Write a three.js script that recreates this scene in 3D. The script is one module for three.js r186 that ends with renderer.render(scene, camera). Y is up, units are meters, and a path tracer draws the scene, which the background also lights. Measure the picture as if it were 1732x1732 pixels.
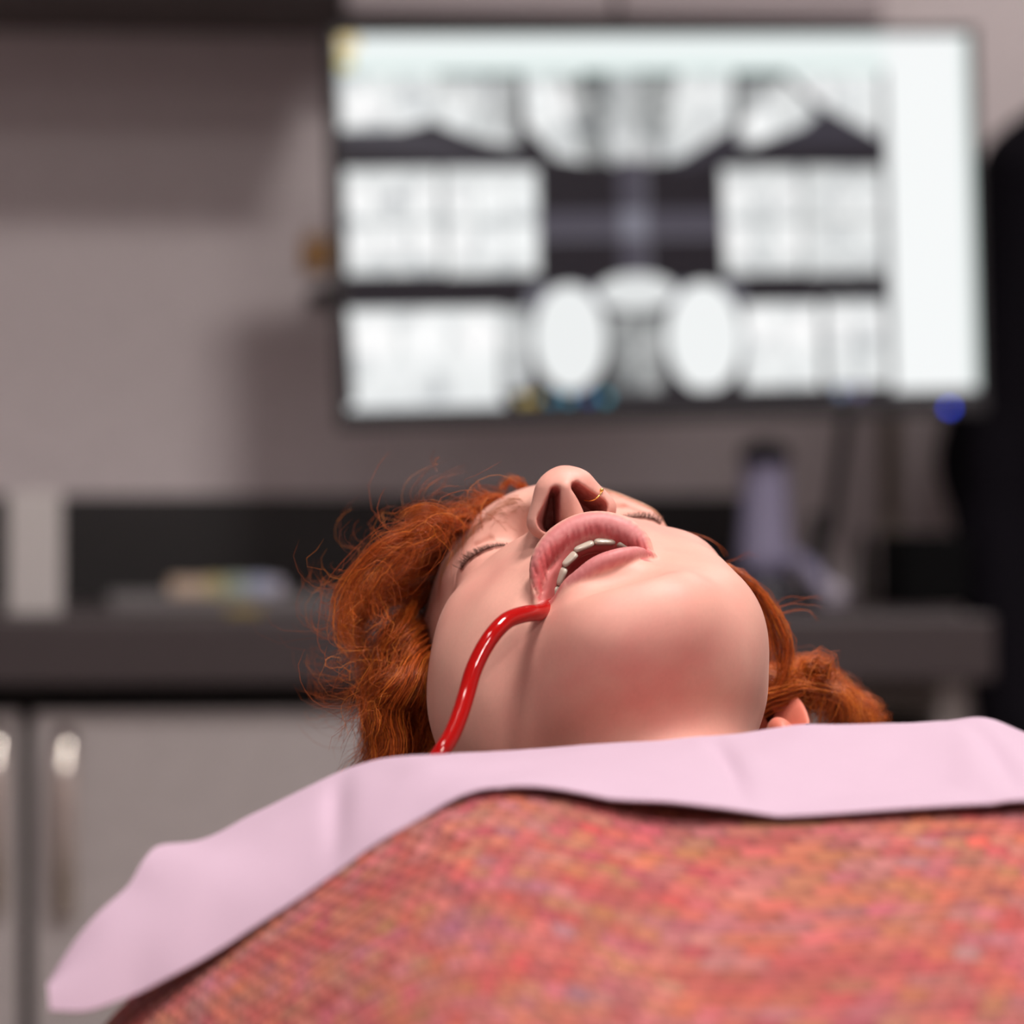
import * as THREE from 'three';
import { mergeGeometries } from 'three/addons/utils/BufferGeometryUtils.js';
import { RoundedBoxGeometry } from 'three/addons/geometries/RoundedBoxGeometry.js';
import { RectAreaLightUniformsLib } from 'three/addons/lights/RectAreaLightUniformsLib.js';
import { ImprovedNoise } from 'three/addons/math/ImprovedNoise.js';

// ---------------------------------------------------------------- camera, exposure, light
RectAreaLightUniformsLib.init();
const scene = new THREE.Scene();
scene.background = new THREE.Color(0x000000);
const renderer = new THREE.WebGLRenderer({ antialias: true });
renderer.toneMapping = THREE.LinearToneMapping;
renderer.toneMappingExposure = 1.0;
renderer.shadowMap.enabled = true;
const FPX = 6000;                                             // focal length in pixels of a 1732 pixel frame
const camera = new THREE.PerspectiveCamera(2 * Math.atan(866 / FPX) * 180 / Math.PI, 1, 0.05, 30);
camera.position.set(0, 1.0, 1.5);
camera.lookAt(0, 1.0, 0);
camera.focus = 1.485;
camera.userData.fStop = 5.2;
camera.updateMatrixWorld();
const CEILING_Y = 2.62;
const LIGHTS = {
  panels: [                                                   // ceiling panels: x, z, width, depth, intensity
    [0.45, 0.2, 0.36, 0.36, 88],
    [0.9, 2.0, 0.36, 0.36, 66],  // added fill behind the camera, brightens surfaces that face it
    [-1.1, 2.0, 0.36, 0.36, 20],  // weaker added fill from behind the camera on the left
    [1.05, -1.7, 0.36, 0.36, 26],  // added to brighten the bare wall right of the screen
  ],
  lamp: { at: [-0.16, 1.86, 0.42], to: [0.04, 0.95, 0.06], w: 0.2, h: 0.12, intensity: 26 },
  screen: 0.98,
};

// ---------------------------------------------------------------- helpers
const V = (x, y, z) => new THREE.Vector3(x, y, z);
let seedState = 7;
const rnd = () => { seedState = (seedState * 1664525 + 1013904223) >>> 0; return seedState / 4294967296; };
const rr = (a, b) => a + (b - a) * rnd();
const gauss = () => Math.sqrt(-2 * Math.log(rnd() + 1e-9)) * Math.cos(6.2831853 * rnd());
const noise3 = new ImprovedNoise();
const nz = (x, y, z) => noise3.noise(x, y, z);
const clamp = (x, a = 0, b = 1) => Math.min(b, Math.max(a, x));
const smooth = (a, b, x) => { const t = clamp((x - a) / (b - a)); return t * t * (3 - 2 * t); };
const lerp = (a, b, t) => a + (b - a) * t;
const std = (color, roughness = 0.6, extra = {}) => new THREE.MeshPhysicalMaterial({ color, roughness, ...extra });
const lin = (r, g, b) => new THREE.Color().setRGB(r, g, b);
// a point of the place: where the sight line of a photograph pixel meets the plane z
const at = (px, py, z) => V((px - 866) / FPX * (1.5 - z), 1.0 - (py - 866) / FPX * (1.5 - z), z);

const used = {};
function numbered(name) { const n = used[name] = (used[name] ?? -1) + 1; return n ? `${name}_${String(n).padStart(3, '0')}` : name; }
function thing(name, label, category, pos = [0, 0, 0], turn = 0, group) {
  const o = new THREE.Group(); o.name = numbered(name); o.position.set(...pos); o.rotation.y = turn;
  o.userData = { label, category }; if (group) o.userData.group = group;
  scene.add(o); return o;
}
function part(name, geometry, material, parent) {
  const m = new THREE.Mesh(Array.isArray(geometry) ? merge(geometry) : geometry, material);
  m.name = name; m.castShadow = m.receiveShadow = true; parent.add(m); return m;
}
function structure(name, geometry, material, label) {
  const m = part(name, geometry, material, scene); m.userData = { kind: 'structure', label }; return m;
}
function merge(list) {
  const keys = ['position', 'normal', 'uv'];
  return mergeGeometries(list.map((g) => {
    const n = g.index ? g.toNonIndexed() : g.clone();
    for (const k of Object.keys(n.attributes)) if (!keys.includes(k)) n.deleteAttribute(k);
    if (!n.attributes.uv) n.setAttribute('uv', new THREE.BufferAttribute(new Float32Array(n.attributes.position.count * 2), 2));
    return n;
  }));
}
const box = (w, h, d, x = 0, y = 0, z = 0) => new THREE.BoxGeometry(w, h, d).translate(x, y, z);
const rbox = (w, h, d, r, x = 0, y = 0, z = 0, seg = 3) => new RoundedBoxGeometry(w, h, d, seg, Math.min(r, w / 2.01, h / 2.01, d / 2.01)).translate(x, y, z);
const cyl = (r0, r1, h, x = 0, y = 0, z = 0, n = 28) => new THREE.CylinderGeometry(r1, r0, h, n).translate(x, y, z);
const lathe = (pts, n = 32) => new THREE.LatheGeometry(pts.map(([r, y]) => new THREE.Vector2(r, y)), n);
const tube = (pts, r, seg = 40, n = 12, closed = false) => new THREE.TubeGeometry(new THREE.CatmullRomCurve3(pts, closed, 'centripetal'), seg, r, n, closed);

// ---------------------------------------------------------------- signed distance solids, meshed as one skin
function ell(c, r, rot) {
  const [cx, cy, cz] = c, [rx, ry, rz] = r, R = Math.max(rx, ry, rz);
  let m = null;
  if (rot) m = new THREE.Matrix3().setFromMatrix4(new THREE.Matrix4().makeRotationFromEuler(new THREE.Euler(...rot)).transpose()).elements;
  return { cx, cy, cz, R, d: (x, y, z) => {
    let a = x - cx, b = y - cy, e = z - cz;
    if (m) { const p = m[0] * a + m[3] * b + m[6] * e, q = m[1] * a + m[4] * b + m[7] * e, s = m[2] * a + m[5] * b + m[8] * e; a = p; b = q; e = s; }
    const u = a / rx, v = b / ry, w = e / rz, k0 = Math.sqrt(u * u + v * v + w * w);
    if (k0 < 1e-6) return -Math.min(rx, ry, rz);
    const u1 = u / rx, v1 = v / ry, w1 = w / rz;
    return k0 * (k0 - 1) / Math.sqrt(u1 * u1 + v1 * v1 + w1 * w1);
  } };
}
function cap(a, b, ra, rb = ra) {
  const [ax, ay, az] = a, bx = b[0] - ax, by = b[1] - ay, bz = b[2] - az, L2 = bx * bx + by * by + bz * bz || 1e-9;
  return { cx: ax + bx / 2, cy: ay + by / 2, cz: az + bz / 2, R: Math.sqrt(L2) / 2 + Math.max(ra, rb), d: (x, y, z) => {
    const px = x - ax, py = y - ay, pz = z - az;
    let t = (px * bx + py * by + pz * bz) / L2; t = t < 0 ? 0 : t > 1 ? 1 : t;
    const qx = px - bx * t, qy = py - by * t, qz = pz - bz * t;
    return Math.sqrt(qx * qx + qy * qy + qz * qz) - (ra + (rb - ra) * t);
  } };
}
const smin = (a, b, k) => { const h = k - Math.abs(a - b); return h > 0 ? Math.min(a, b) - h * h / (4 * k) : Math.min(a, b); };
function unionOf(list, d = 1e9) {                              // list of [primitive, blend]
  const n = list.length;
  return (x, y, z, d0 = d) => {
    let v = d0;
    for (let i = 0; i < n; i++) {
      const p = list[i][0], k = list[i][1], a = x - p.cx, b = y - p.cy, c = z - p.cz, far = v + k + p.R;
      if (far < 0) continue;
      if (a * a + b * b + c * c > far * far) continue;
      v = smin(v, p.d(x, y, z), k);
    }
    return v;
  };
}
function carveBy(list) {
  return (x, y, z, d) => {
    for (const [p, k] of list) {
      const a = x - p.cx, b = y - p.cy, c = z - p.cz, far = p.R + k - d;
      if (far < 0 || a * a + b * b + c * c > far * far) continue;
      d = -smin(-d, p.d(x, y, z), k);
    }
    return d;
  };
}
function skin(f, lo, hi, h, project = 2) {
  const B = 8, nx = Math.ceil((hi[0] - lo[0]) / h), ny = Math.ceil((hi[1] - lo[1]) / h), nzz = Math.ceil((hi[2] - lo[2]) / h);
  const cells = new Map(), pos = [], S = B + 1, vals = new Float32Array(S * S * S), half = B * h * 0.5, skip = half * 1.7320508 * 1.35;
  const key = (i, j, k) => (i * 4096 + j) * 4096 + k;
  for (let bi = 0; bi < nx; bi += B) for (let bj = 0; bj < ny; bj += B) for (let bk = 0; bk < nzz; bk += B) {
    if (Math.abs(f(lo[0] + bi * h + half, lo[1] + bj * h + half, lo[2] + bk * h + half)) > skip) continue;
    let any = 0, q = 0;
    for (let i = 0; i < S; i++) for (let j = 0; j < S; j++) for (let k = 0; k < S; k++) { const v = f(lo[0] + (bi + i) * h, lo[1] + (bj + j) * h, lo[2] + (bk + k) * h); vals[q++] = v; any |= v < 0 ? 1 : 2; }
    if (any !== 3) continue;
    for (let i = 0; i < B; i++) for (let j = 0; j < B; j++) for (let k = 0; k < B; k++) {
      let mask = 0; const c = [];
      for (let m = 0; m < 8; m++) { const v = vals[((i + (m & 1)) * S + j + ((m >> 1) & 1)) * S + k + (m >> 2)]; c.push(v); if (v < 0) mask |= 1 << m; }
      if (mask === 0 || mask === 255) continue;
      let sx = 0, sy = 0, sz = 0, n = 0;
      for (let m = 0; m < 8; m++) for (let ax = 0; ax < 3; ax++) {
        const o = m | (1 << ax); if (o === m) continue;
        if ((c[m] < 0) === (c[o] < 0)) continue;
        const t = c[m] / (c[m] - c[o]);
        sx += (m & 1) + (ax === 0 ? t : 0); sy += ((m >> 1) & 1) + (ax === 1 ? t : 0); sz += (m >> 2) + (ax === 2 ? t : 0); n++;
      }
      cells.set(key(bi + i, bj + j, bk + k), [pos.length / 3, mask]);
      pos.push(lo[0] + (bi + i + sx / n) * h, lo[1] + (bj + j + sy / n) * h, lo[2] + (bk + k + sz / n) * h);
    }
  }
  const index = [], E = h * 0.35, nor = new Float32Array(pos.length);
  for (const [kk, [v0, mask]] of cells) {
    const k = kk % 4096, j = Math.floor(kk / 4096) % 4096, i = Math.floor(kk / 16777216), s0 = mask & 1;
    const quad = (a, b, c, flip) => {
      const A = cells.get(a), Bq = cells.get(b), C = cells.get(c); if (!A || !Bq || !C) return;
      if (flip) index.push(v0, A[0], C[0], v0, C[0], Bq[0]); else index.push(v0, C[0], A[0], v0, Bq[0], C[0]);
    };
    if (s0 !== ((mask >> 1) & 1)) quad(key(i, j - 1, k), key(i, j, k - 1), key(i, j - 1, k - 1), !!s0);
    if (s0 !== ((mask >> 2) & 1)) quad(key(i, j, k - 1), key(i - 1, j, k), key(i - 1, j, k - 1), !!s0);
    if (s0 !== ((mask >> 4) & 1)) quad(key(i - 1, j, k), key(i, j - 1, k), key(i - 1, j - 1, k), !!s0);
  }
  for (let i = 0; i < pos.length; i += 3) {
    let x = pos[i], y = pos[i + 1], z = pos[i + 2], gx, gy, gz, gl;
    for (let it = 0; it <= project; it++) {
      gx = f(x + E, y, z) - f(x - E, y, z); gy = f(x, y + E, z) - f(x, y - E, z); gz = f(x, y, z + E) - f(x, y, z - E);
      gl = Math.sqrt(gx * gx + gy * gy + gz * gz) || 1e-9;
      if (it < project) { let s = f(x, y, z) * 2 * E / (gl * gl); s = clamp(s * gl, -h, h) / gl; x -= gx * s; y -= gy * s; z -= gz * s; }
    }
    pos[i] = x; pos[i + 1] = y; pos[i + 2] = z; nor[i] = gx / gl; nor[i + 1] = gy / gl; nor[i + 2] = gz / gl;
  }
  const g = new THREE.BufferGeometry();
  g.setAttribute('position', new THREE.BufferAttribute(new Float32Array(pos), 3));
  g.setAttribute('normal', new THREE.BufferAttribute(nor, 3));
  g.setIndex(index);
  return g;
}
function paint(g, colorOf) {
  const p = g.attributes.position, n = g.attributes.normal, c = new Float32Array(p.count * 3);
  for (let i = 0; i < p.count; i++) { const v = colorOf(p.getX(i), p.getY(i), p.getZ(i), n.getX(i), n.getY(i), n.getZ(i)); c[i * 3] = v[0]; c[i * 3 + 1] = v[1]; c[i * 3 + 2] = v[2]; }
  g.setAttribute('color', new THREE.BufferAttribute(c, 3)); return g;
}

// ---------------------------------------------------------------- the room, turned a little to the camera: u along the back wall, d out of it
const YAW = 0.105, CS = Math.cos(YAW), SN = Math.sin(YAW), WALL_Z = -2.15;
const wf = (u, y, d) => [u * CS + d * SN, y, WALL_Z - u * SN + d * CS];
const uAt = (px, d) => { const k = (px - 866) / FPX; return (k * (1.5 - WALL_Z - d * CS) - d * SN) / (CS - k * SN); };   // along the wall, for a sight line at distance d from the wall
const yAt = (py, u, d) => 1.0 - (py - 866) / FPX * (1.5 - wf(u, 0, d)[2]);
function grain(size, base, amp, fx, fy, seedOff = 0) {          // fine mottled colour
  const d = new Uint8Array(size * size * 4);
  for (let y = 0; y < size; y++) for (let x = 0; x < size; x++) {
    const a = x / size * 6.2831853, b = y / size * 6.2831853, v = 1 + amp * (0.6 * nz(Math.cos(a) * fx + seedOff, Math.sin(a) * fx + Math.cos(b) * fy, Math.sin(b) * fy) + 0.4 * (rnd() - 0.5) * 2), o = (y * size + x) * 4;
    for (let k = 0; k < 3; k++) d[o + k] = clamp(base[k] * v, 0, 255); d[o + 3] = 255;
  }
  const t = new THREE.DataTexture(d, size, size); t.wrapS = t.wrapT = THREE.RepeatWrapping; t.magFilter = THREE.LinearFilter; t.colorSpace = THREE.SRGBColorSpace; t.needsUpdate = true; return t;
}
const M_wall = std(0xffffff, 0.85, { map: grain(256, [216, 205, 207], 0.05, 6, 6) });
const M_ceiling = std(0xffffff, 0.9, { map: grain(256, [226, 224, 222], 0.04, 8, 8, 3) });
const M_floor = std(0xffffff, 0.5, { map: grain(256, [126, 116, 110], 0.16, 5, 5, 9) });
const M_counter = std(0xffffff, 0.42, { map: grain(256, [64, 55, 57], 0.12, 9, 9, 2) });
const M_splash = std(0xffffff, 0.4, { map: grain(256, [22, 19, 21], 0.14, 9, 9, 5) });
const M_door = std(0xffffff, 0.45, { map: grain(256, [182, 174, 174], 0.05, 3, 12, 7) });
const M_carcass = std(lin(0.018, 0.016, 0.016), 0.8);
const M_black = std(lin(0.008, 0.008, 0.01), 0.5), M_soot = std(lin(0.003, 0.003, 0.0035), 0.9, { specularIntensity: 0.25 });
const M_steel = std(lin(0.78, 0.72, 0.66), 0.16, { metalness: 1 });
const U0 = -2.3, U1 = 2.2, D1 = 5.6, T = 0.12;
function shell(name, label, material, w, h, d, u, y, dd) {
  const m = structure(name, box(w, h, d), material, label); m.position.set(...wf(u, y, dd)); m.rotation.y = YAW;
  const p = m.geometry.attributes.position, n = m.geometry.attributes.normal, uv = m.geometry.attributes.uv;
  for (let i = 0; i < p.count; i++) { const ax = Math.abs(n.getX(i)) > 0.5, ay = Math.abs(n.getY(i)) > 0.5; uv.setXY(i, (ax ? p.getZ(i) : p.getX(i)) / 0.5, (ay ? p.getZ(i) : p.getY(i)) / 0.5); }
  return m;
}
const UM = (U0 + U1) / 2, UW = U1 - U0;
shell('wall_back', 'pale mauve grey wall behind the counter', M_wall, UW + 2 * T, CEILING_Y, T, UM, CEILING_Y / 2, -T / 2);
shell('wall_front', 'pale mauve grey wall behind the camera', M_wall, UW + 2 * T, CEILING_Y, T, UM, CEILING_Y / 2, D1 + T / 2);
shell('wall_left', 'pale mauve grey wall at the left', M_wall, T, CEILING_Y, D1, U0 - T / 2, CEILING_Y / 2, D1 / 2);
shell('wall_right', 'pale mauve grey wall at the right', M_wall, T, CEILING_Y, D1, U1 + T / 2, CEILING_Y / 2, D1 / 2);
shell('floor', 'grey brown vinyl floor', M_floor, UW + 2 * T, T, D1 + 2 * T, UM, -T / 2, D1 / 2);
shell('ceiling', 'white ceiling', M_ceiling, UW + 2 * T, T, D1 + 2 * T, UM, CEILING_Y + T / 2, D1 / 2);

// worktop and the dark strip behind it
const CT = 0.909, CB = 0.853, CD = 0.60, CEND = uAt(1684, CD), CSTART = -1.7;
const top = thing('worktop', 'long dark grey brown worktop along the back wall', 'countertop', wf((CSTART + CEND) / 2, CB, 0), YAW);
part('slab', rbox(CEND - CSTART, CT - CB, CD - 0.002, 0.004, 0, (CT - CB) / 2, CD / 2 + 0.001), M_counter, top);
const SPL_END = uAt(1262, 0.02);
const splash = structure('trim_1', rbox(SPL_END - CSTART, 0.107, 0.018, 0.002, 0, 0.0535, 0), M_splash, 'dark strip along the wall behind the worktop');
splash.position.set(...wf((SPL_END + CSTART) / 2, CT + 0.0005, 0.0105)); splash.rotation.y = YAW;
const legX = [uAt(1588, 0.56), uAt(1640, 0.56)];
const sidePanel = thing('desk_leg_panel', 'pale upright panel under the right end of the worktop', 'panel', wf((legX[0] + legX[1]) / 2, 0, 0.3), YAW);
part('board', rbox(legX[1] - legX[0], CB - 0.002, 0.5, 0.003, 0, CB / 2, 0), std(lin(0.34, 0.31, 0.3), 0.6), sidePanel);
part('foot_strip', rbox(legX[1] - legX[0] + 0.004, 0.04, 0.504, 0.003, 0, 0.021, 0), M_carcass, sidePanel);
const railU = [uAt(1405, 0.56), legX[0] - 0.001], rail = thing('apron_rail', 'brown rail below the worktop over the open knee space', 'rail', wf((railU[0] + railU[1]) / 2, CB - 0.028, 0.54), YAW);
part('rail_board', rbox(railU[1] - railU[0], 0.027, 0.02, 0.003, 0, 0.0135, 0), std(lin(0.085, 0.068, 0.06), 0.6), rail);

// cupboards under the worktop
const gapU = uAt(45, 0.56), cabEdges = [gapU - 0.9, gapU - 0.45, gapU, gapU + 0.45, uAt(1400, 0.56)];
function bowHandle(len, out) { return tube([V(0, -len / 2, 0), V(0, -len / 2 + 0.006, out * 0.55), V(0, -len * 0.3, out * 0.95), V(0, 0, out * 1.1), V(0, len * 0.3, out * 0.95), V(0, len / 2 - 0.006, out * 0.55), V(0, len / 2, 0)], 0.0062, 40, 12).scale(1.5, 1, 1); }
const cabText = ['grey base cupboard left of the one with the dark gap', 'grey base cupboard at the left edge with a steel bow handle', 'grey base cupboard with a steel bow handle beside a dark gap', 'grey base cupboard hidden behind the patient'];
for (let i = 0; i < 4; i++) {
  const a = cabEdges[i], b = cabEdges[i + 1], w = b - a, c = thing('base_cabinet', cabText[i], 'cabinet', wf((a + b) / 2, 0, 0), YAW, 'cupboards under the worktop');
  part('carcass', merge([box(w - 0.001, CB - 0.11, 0.53, 0, 0.1 + (CB - 0.11) / 2, 0.275), box(w - 0.001, 0.1, 0.46, 0, 0.05, 0.235)]), M_carcass, c);
  const d = part('door', rbox(w - 0.012, CB - 0.135, 0.02, 0.0025, 0, 0.11 + (CB - 0.135) / 2, 0.551), M_door, c);
  const hx = i % 2 ? w / 2 - 0.026 : -w / 2 + 0.033, y0 = yAt(1552, a, 0.58), y1 = yAt(1240, a, 0.58);
  part('handle', bowHandle(y1 - y0, 0.026).translate(hx, (y0 + y1) / 2, 0.561), M_steel, d);
}
// cupboards overhead: a deep one on the left, a shallow one behind the screen
const OB = 1.487;
function overhead(label, ua, ub, depth, y0, y1, nDoors, material, name = 'overhead_cabinet') {
  const w = ub - ua, c = thing(name, label, 'cabinet', wf((ua + ub) / 2, y0, 0), YAW);
  part('carcass', rbox(w, y1 - y0, depth - 0.02, 0.002, 0, (y1 - y0) / 2, (depth - 0.02) / 2 + 0.001), std(lin(0.105, 0.082, 0.078), 0.7), c);
  for (let k = 0; k < nDoors; k++) { const dw = w / nDoors; part('door', rbox(dw - 0.006, y1 - y0 - 0.002, 0.019, 0.0025, -w / 2 + dw * (k + 0.5), (y1 - y0) / 2 + 0.001, depth - 0.0095), material, c); }
}
const ohSplit = uAt(588, 0.33);
overhead('deep overhead cupboard with dark brown underside at upper left', CSTART, ohSplit, 0.36, OB, 2.2, 3, M_door);
overhead('shallow overhead cupboard with mauve front above the screen', ohSplit + 0.004, uAt(1500, 0.17), 0.17, OB, 2.2, 2, std(lin(0.42, 0.36, 0.38), 0.5), 'overhead_shelf_cabinet');

// ---------------------------------------------------------------- wall screen with dental x-rays
const MW = 0.6, MH = 0.3375;
const monitor = thing('wall_monitor', 'large wall screen showing dental x-ray images in rows', 'monitor', [0.1413, 1.2703, -1.7644]);
monitor.rotation.set(0.0025, 0.2215, 0.0312, 'YXZ');
function screenMap() {
  const W = 1280, H = 720, c = document.createElement('canvas'); c.width = W; c.height = H;
  const g = c.getContext('2d'), poly = (pts, fill) => { g.fillStyle = fill; g.beginPath(); pts.forEach(([x, y], i) => (i ? g.lineTo(x * W, y * H) : g.moveTo(x * W, y * H))); g.closePath(); g.fill(); };
  const rect = (x0, y0, x1, y1, fill) => poly([[x0, y0], [x1, y0], [x1, y1], [x0, y1]], fill);
  const grey = (v, b = 3) => `rgb(${Math.round(v)},${Math.round(v + b)},${Math.round(v + b)})`;
  rect(0, 0, 1, 1, 'rgb(20,17,26)');
  // one film: light bone, brighter teeth, darker gaps between roots
  function film(pts, level, teeth, up) {
    g.save(); g.beginPath(); pts.forEach(([x, y], i) => (i ? g.lineTo(x * W, y * H) : g.moveTo(x * W, y * H))); g.closePath(); g.clip();
    const xs = pts.map((p) => p[0]), ys = pts.map((p) => p[1]), x0 = Math.min(...xs), x1 = Math.max(...xs), y0 = Math.min(...ys), y1 = Math.max(...ys);
    rect(x0, y0, x1, y1, grey(level));
    for (let i = 0; i < teeth; i++) {
      const w = (x1 - x0) / teeth, cx = x0 + w * (i + 0.5), v = Math.min(255, level + rr(10, 40));
      for (const s of up) {
        const cy = s > 0 ? lerp(y0, y1, 0.68) : lerp(y0, y1, 0.32);
        g.fillStyle = grey(v); g.beginPath(); g.ellipse(cx * W, cy * H, w * W * 0.42, (y1 - y0) * H * (up.length > 1 ? 0.17 : 0.22), 0, 0, 7); g.fill();
        g.fillStyle = grey(Math.min(255, v - 12)); for (const k of [-0.2, 0.2]) { g.beginPath(); g.ellipse((cx + k * w) * W, (cy - s * (y1 - y0) * (up.length > 1 ? 0.17 : 0.3)) * H, w * W * 0.13, (y1 - y0) * H * 0.2, k * s * 0.5, 0, 7); g.fill(); }
        g.fillStyle = grey(level - 22); g.fillRect((cx + w * 0.47) * W, (cy - (y1 - y0) * 0.12) * H, w * W * 0.05, (y1 - y0) * H * 0.24);
      }
    }
    if (up.length > 1) rect(x0, lerp(y0, y1, 0.49), x1, lerp(y0, y1, 0.515), grey(level - 62));
    for (let i = 0; i < 26; i++) { g.fillStyle = rnd() < 0.5 ? 'rgba(90,96,104,0.14)' : 'rgba(255,255,255,0.22)'; g.beginPath(); g.ellipse(lerp(x0, x1, rnd()) * W, lerp(y0, y1, rnd()) * H, rr(8, 34), rr(6, 22), rnd() * 3, 0, 7); g.fill(); }
    for (let i = 0; i < 260; i++) { g.fillStyle = `rgba(255,255,255,${0.05 + 0.06 * rnd()})`; g.fillRect(lerp(x0, x1, rnd()) * W, lerp(y0, y1, rnd()) * H, 2, 14 * rnd()); }
    g.restore();
  }
  poly([[0, 0.255], [0.1, 0.252], [0.16, 0.27], [0.22, 0.31], [0.3, 0.33], [0.3, 0.345], [0, 0.3]], 'rgb(62,60,68)');
  poly([[0.5, 0.36], [0.62, 0.26], [0.76, 0.2], [0.86, 0.295], [0.86, 0.31], [0.62, 0.31], [0.55, 0.36]], 'rgb(52,50,60)');
  film([[0, 0.076], [0.149, 0.075], [0.147, 0.227], [0.093, 0.25], [0, 0.252]], 232, 2, [1]);
  film([[0.148, 0.108], [0.222, 0.108], [0.272, 0.3], [0.219, 0.284], [0.146, 0.233]], 206, 2, [1]);
  film([[0.222, 0.108], [0.275, 0.108], [0.273, 0.3], [0.24, 0.25]], 138, 2, [-1]);
  film([[0.282, 0.1], [0.375, 0.1], [0.372, 0.343], [0.332, 0.331], [0.288, 0.245]], 222, 2, [-1]);
  film([[0.345, 0.115], [0.42, 0.115], [0.42, 0.344], [0.372, 0.343]], 120, 3, [1]);
  film([[0.415, 0.1], [0.465, 0.1], [0.46, 0.35], [0.415, 0.35]], 178, 2, [1]);
  film([[0.465, 0.11], [0.545, 0.11], [0.52, 0.34], [0.46, 0.35]], 140, 3, [1]);
  film([[0.53, 0.1], [0.616, 0.1], [0.614, 0.247], [0.526, 0.339], [0.5, 0.345]], 224, 2, [-1]);
  film([[0.626, 0.12], [0.7, 0.119], [0.7, 0.16], [0.647, 0.24], [0.624, 0.25]], 140, 2, [1]);
  film([[0.7, 0.119], [0.752, 0.213], [0.728, 0.248], [0.647, 0.3], [0.624, 0.3], [0.624, 0.25]], 216, 2, [1]);
  film([[0.7, 0.1], [0.856, 0.1], [0.851, 0.284], [0.755, 0.19]], 234, 2, [-1]);
  film([[0.003, 0.357], [0.15, 0.357], [0.15, 0.64], [0.003, 0.64]], 226, 3, [-1, 1]);
  film([[0.154, 0.357], [0.302, 0.359], [0.299, 0.645], [0.154, 0.645]], 226, 3, [-1, 1]);
  film([[0.593, 0.363], [0.72, 0.363], [0.72, 0.655], [0.595, 0.655]], 220, 3, [-1, 1]);
  film([[0.724, 0.363], [0.852, 0.367], [0.85, 0.66], [0.724, 0.66]], 212, 3, [-1, 1]);
  rect(0.303, 0.476, 0.591, 0.55, 'rgb(72,69,80)'); rect(0.428, 0.34, 0.472, 0.66, 'rgb(70,67,78)'); rect(0.43, 0.476, 0.47, 0.55, 'rgb(122,122,134)');
  rect(0.303, 0.549, 0.591, 0.553, 'rgb(130,128,138)'); rect(0.471, 0.34, 0.474, 0.66, 'rgb(130,128,138)');
  film([[0.003, 0.732], [0.239, 0.735], [0.235, 0.995], [0.01, 0.995]], 236, 3, [-1]);
  film([[0.239, 0.741], [0.283, 0.739], [0.279, 0.961], [0.242, 0.961]], 190, 1, [1]);
  g.fillStyle = 'rgb(96,95,104)'; rect(0.28, 0.68, 0.405, 0.74, 'rgb(110,110,120)'); rect(0.5, 0.68, 0.62, 0.74, 'rgb(110,110,120)');
  for (const [cx, cy, rx, ry, v] of [[0.345, 0.82, 0.058, 0.145, 238], [0.558, 0.825, 0.06, 0.15, 242], [0.452, 0.7, 0.062, 0.05, 226]]) { g.fillStyle = grey(v); g.beginPath(); g.ellipse(cx * W, cy * H, rx * W, ry * H, 0, 0, 7); g.fill(); }
  film([[0.41, 0.755], [0.493, 0.755], [0.49, 0.968], [0.41, 0.968]], 120, 4, [-1]);
  film([[0.621, 0.735], [0.745, 0.738], [0.745, 0.97], [0.618, 0.97]], 236, 2, [-1]);
  film([[0.752, 0.734], [0.849, 0.735], [0.853, 0.97], [0.755, 0.97]], 230, 2, [-1]);
  rect(0, 0, 1, 0.098, 'rgb(238,246,245)'); rect(0, 0.086, 1, 0.1, 'rgb(206,232,226)'); rect(0, 0, 0.03, 0.04, 'rgb(236,214,160)'); rect(0, 0.05, 0.02, 0.09, 'rgb(214,196,120)');
  rect(0.862, 0, 1, 1, 'rgb(247,250,250)'); rect(0.99, 0, 1, 0.98, 'rgb(214,228,224)');
  rect(0.24, 0.968, 0.86, 1, 'rgb(26,24,32)'); rect(0, 0.985, 0.24, 1, 'rgb(236,240,242)'); rect(0.86, 0.985, 1, 1, 'rgb(60,60,66)');
  for (const [x, col] of [[0.268, '#d8c27a'], [0.286, '#c9a93c'], [0.312, '#2f8fb0'], [0.34, '#3fa2c0'], [0.372, '#2c5fae'], [0.398, '#49b3c8'], [0.775, '#8aa0c8'], [0.805, '#9a90c0']]) rect(x - 0.006, 0.972, x + 0.006, 0.995, col);
  const t = new THREE.CanvasTexture(c); t.colorSpace = THREE.SRGBColorSpace; return t;
}
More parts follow.
